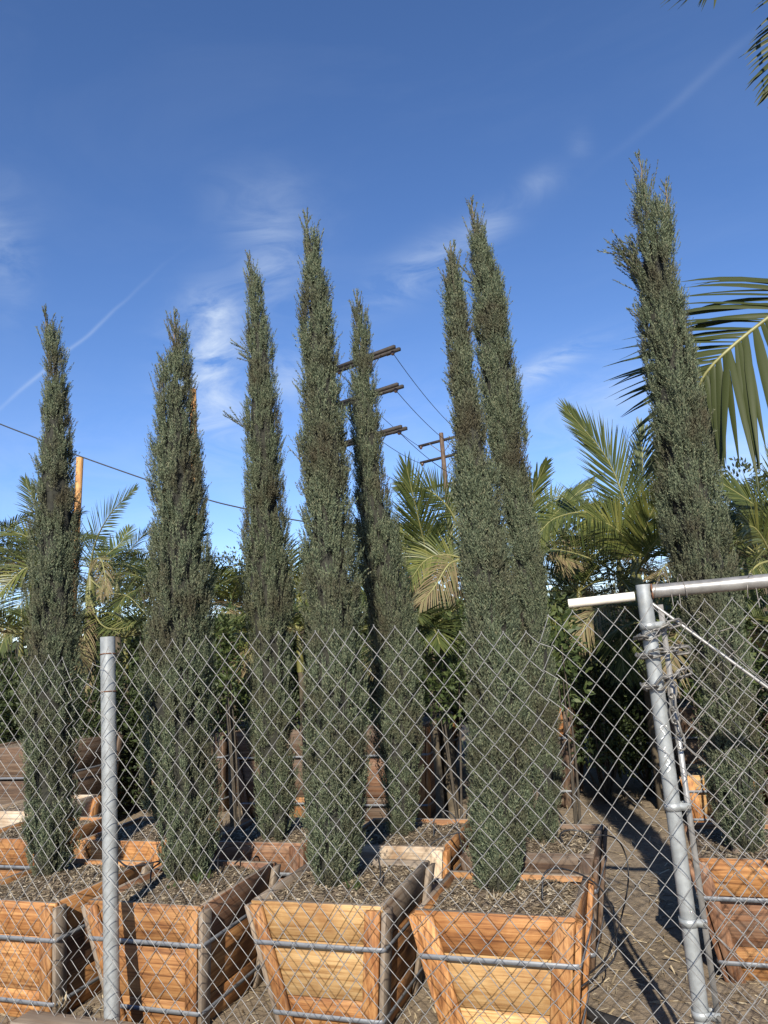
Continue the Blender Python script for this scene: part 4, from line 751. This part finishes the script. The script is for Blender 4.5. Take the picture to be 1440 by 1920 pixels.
for (x, tl) in ((1232, .9), (1284, -.4), (1402, .5)):
    p = PY(x, 1106, GY); m = MB(); ring(m, (p[0], GY, p[2]), .027, .0016, .0, e1=(0.25*tl, 1, 0), e2=(.3*tl, 0, 1)); 
    w = np.array([p + _u0*.02, p + [.02*tl, -.03, .05], p + [.045*tl, -.01, .035], p + [.05*tl, -.02, -.06]]); V, Q = tube(spline(w, 14), .0014, 4, False); m.add(V, Q); m.build('tie_wire', [M_WIRE2], gate)
# scrawl of white paint on the upright
for k, pts in enumerate([[(1250, 1362), (1243, 1360), (1238, 1366), (1244, 1373), (1247, 1380), (1240, 1386)], [(1248, 1400), (1244, 1408), (1250, 1412), (1246, 1420)], [(1250, 1424), (1256, 1430), (1249, 1435), (1257, 1440), (1251, 1448)]]):
    Pp = []
    for (x, y) in pts:
        p = PY(x, y, GY-.0248); dx = np.clip((p[0]-gx0), -.021, .021); p[0] = gx0+dx; p[1] = GY - math.sqrt(0.0248**2-dx**2) - .0006; Pp.append(p)
    V, Q = tube(spline(Pp, 24), .0022, 4, False); m = MB(); m.add(V, Q); m.build('paint_scrawl', [M_WHITE], gate)
# ------------------------------------------------------------------ chain on the gate
CLK = []
def link_mesh():
    a = np.linspace(0, 2*pi, 17)[:-1]; P = np.stack([np.where(np.cos(a) > 0, 1, -1)*.0145 + .0125*np.cos(a), .0125*np.sin(a), 0*a], -1); P = np.concatenate([P, P[:1]])
    V, Q = tube(P, .0040, 6, False); return mesh('link', V, Q, M_CHAIN, smooth=True)
lm = link_mesh(); chain = empty('chain', (gx0, GY-.04, PY(1240, 1275, GY)[2]), 'rusty grey steel chain wrapped round the gate upright and hanging down', 'chain')
def lay(path):
    P = spline(path, 200); s = np.r_[0, np.cumsum(np.linalg.norm(np.diff(P, axis=0), axis=1))]; nl = int(s[-1]/.042)
    for k in range(nl):
        c = np.array([np.interp((k+.5)*.042, s, P[:, q]) for q in range(3)]); t = nrmz(np.array([np.interp((k+.5)*.042+.004, s, P[:, q]) - np.interp((k+.5)*.042-.004, s, P[:, q]) for q in range(3)]))
        u = nrmz(np.cross(t, [0.3, .2, 1] if k % 2 else [.1, 1, .3])); w = np.cross(t, u)
        o = put('link', lm, chain); M = Matrix(((t[0], u[0], w[0], c[0]), (t[1], u[1], w[1], c[1]), (t[2], u[2], w[2], c[2]), (0, 0, 0, 1)))
        o.matrix_local = Matrix.Translation(-Vector(s_off(chain))) @ M
def loop(yy, r1=.042, z2=0.0, out=.10):
    z = PY(1240, yy, GY)[2]; pts = [(gx0+out, GY-.012, z+z2), (gx0+.045, GY-.04, z+z2*.6)]
    pts += [(gx0+r1*cos(a), GY+r1*sin(a), z+.012*sin(a+1)) for a in np.linspace(-1.2, -5.1, 9)]; pts += [(gx0+.05, GY+.04, z+.01), (gx0+out+.01, GY+.02, z+z2)]
    return np.array(pts)
lay(loop(1186, z2=.03)); lay(loop(1222, z2=.0, out=.115)); lay(loop(1280, z2=.035, out=.11)); lay(np.array([(gx0+.05, GY-.03, PY(1248, 1280, GY)[2]), (gx0+.043, GY-.028, PY(1252, 1330, GY)[2]), (gx0+.05, GY-.022, PY(1258, 1370, GY)[2]), (gx0+.052, GY-.022, PY(1262, 1402, GY)[2])]))
# ------------------------------------------------------------------ pipe, beam, hose, drip tubes
a = PY(1066, 1132, 2.642); b = PY(1190, 1118, 2.66); m = MB(); tube_to(m, np.array([a, a+(b-a)*.5, b]), .0155, 14); m.build('pvc_pipe', [M_PVC], None, tuple(a), label='short white pipe sticking out left of the gate upright', category='pipe')
for po in bpy.data.objects['pvc_pipe'].data.polygons: po.use_smooth = len(po.vertices) == 4
m = MB(); m.add(*boxv(-2.66, -1.80, 2.50, 2.61, .02, .155)); o = m.build('timber_beam', [wd('grey', 0)], None, (-2.3, 2.64, .0), label='grey weathered timber beam lying on the ground at the foot of the fence', category='beam'); bv = o.modifiers.new('edge', 'BEVEL'); bv.width = .008; bv.segments = 2
m = MB(); m.add(*boxv(-3.6, -2.42, 2.40, 2.445, .03, .12)); o = m.build('white_board', [M_PVC], None, (-3, 2.52, 0), label='white painted board lying before the fence at the bottom left corner', category='board'); o.modifiers.new('edge', 'BEVEL').width = .004
P = spline([PZ(1040, 1868, .03), PZ(1090, 1890, .03), PZ(1120, 1906, .03), PZ(1165, 1922, .03), PZ(1230, 1950, .03)], 30); m = MB(); tube_to(m, P, .022, 10); m.build('hose', [M_BLACK], None, tuple(P[0]), smooth=True, label='thick black hose lying on the dirt by the lane', category='hose')
def drip(label, pts, r_=.0038):
    P = spline([PY(x, y, Yd) for x, y, Yd in pts], 40); m = MB(); tube_to(m, P, r_, 6); m.build('drip_tube', [M_BLACK], None, tuple(P[0]), smooth=True, label=label, category='drip tube', group='black drip irrigation tubes')
drip('black drip tube arching over the knotty box mulch into the lane', [(1017, 1685, 3.05), (1020, 1640, 3.1), (1045, 1628, 3.15), (1090, 1640, 3.25), (1125, 1665, 3.3), (1145, 1700, 3.35), (1155, 1760, 3.4), (1150, 1800, 3.3), (1110, 1835, 3.2), (1078, 1858, 3.1)])
drip('black drip tube hanging down beside the dark brown box', [(1100, 1565, 3.9), (1150, 1570, 3.95), (1172, 1600, 4.0), (1178, 1650, 3.95), (1165, 1720, 3.8), (1140, 1790, 3.5), (1100, 1830, 3.25)])
drip('short bent black drip stake in the pale yellow box', [(712, 1660, 3.15), (713, 1630, 3.15), (708, 1606, 3.15), (704, 1608, 3.15), (706, 1614, 3.15)])
drip('tall black drip hoop over the bleached box mulch', [(813, 1570, 3.95), (815, 1535, 4.0), (832, 1520, 4.0), (852, 1532, 4.0), (862, 1570, 3.95), (868, 1600, 3.85)])
drip('low black drip hoop at the bleached box corner', [(795, 1605, 3.75), (812, 1580, 3.75), (845, 1565, 3.8), (880, 1562, 3.85), (868, 1600, 3.8)])
drip('black drip loop on the dark brown box mulch', [(1058, 1583, 3.85), (1050, 1565, 3.9), (1070, 1556, 3.95), (1105, 1565, 3.95), (1100, 1580, 3.9)])
drip('black drip loop by the twin tipped cypress foot', [(282, 1655, 3.05), (285, 1630, 3.1), (300, 1615, 3.15), (245, 1625, 3.2), (220, 1612, 3.3)])
drip('black drip loop behind the twin tipped cypress', [(408, 1640, 3.2), (412, 1600, 3.3), (440, 1585, 3.5), (470, 1590, 3.6), (440, 1620, 3.3)])
# ------------------------------------------------------------------ weeds at the tree feet
def weed(label, x, y, z, n, size, seed, mt=M_SHRUBL):
    g = np.random.default_rng(seed); c = PZ(x, y, z); az = g.uniform(0, 2*pi, n); el = g.uniform(.4, 1.3, n); d = np.stack([np.cos(az)*np.cos(el), np.sin(az)*np.cos(el), np.sin(el)], -1)
    ln = size*g.uniform(.5, 1.2, n); B = c + g.normal(0, size*.25, (n, 3))*[1, 1, 0]; V = kites(B, d, nrmz(np.cross(d, _u0+g.normal(0, .3, (n, 3)))), ln, ln*.16)
    o = put('weed', mesh('weed', V - c, np.arange(4*n).reshape(-1, 4), mt), None, tuple(c), label=label, category='weed', group='weeds in the mulch')
weed('green grassy weed at the foot of the twin tipped cypress', 375, 1660, RIM-.02, 40, .075, 1); weed('small yellow green weed left of the twin tipped cypress foot', 325, 1672, RIM-.02, 24, .05, 2)
weed('low leafy weed at the right foot of the tall middle cypress', 663, 1670, RIM-.02, 34, .06, 3); weed('small weed in front of the near leaning cypress', 928, 1692, RIM-.02, 26, .055, 4, M_STRAW)
weed('dry tuft of grass on the beam left of the fence post', 115, 1890, .12, 30, .05, 5, M_STRAW)
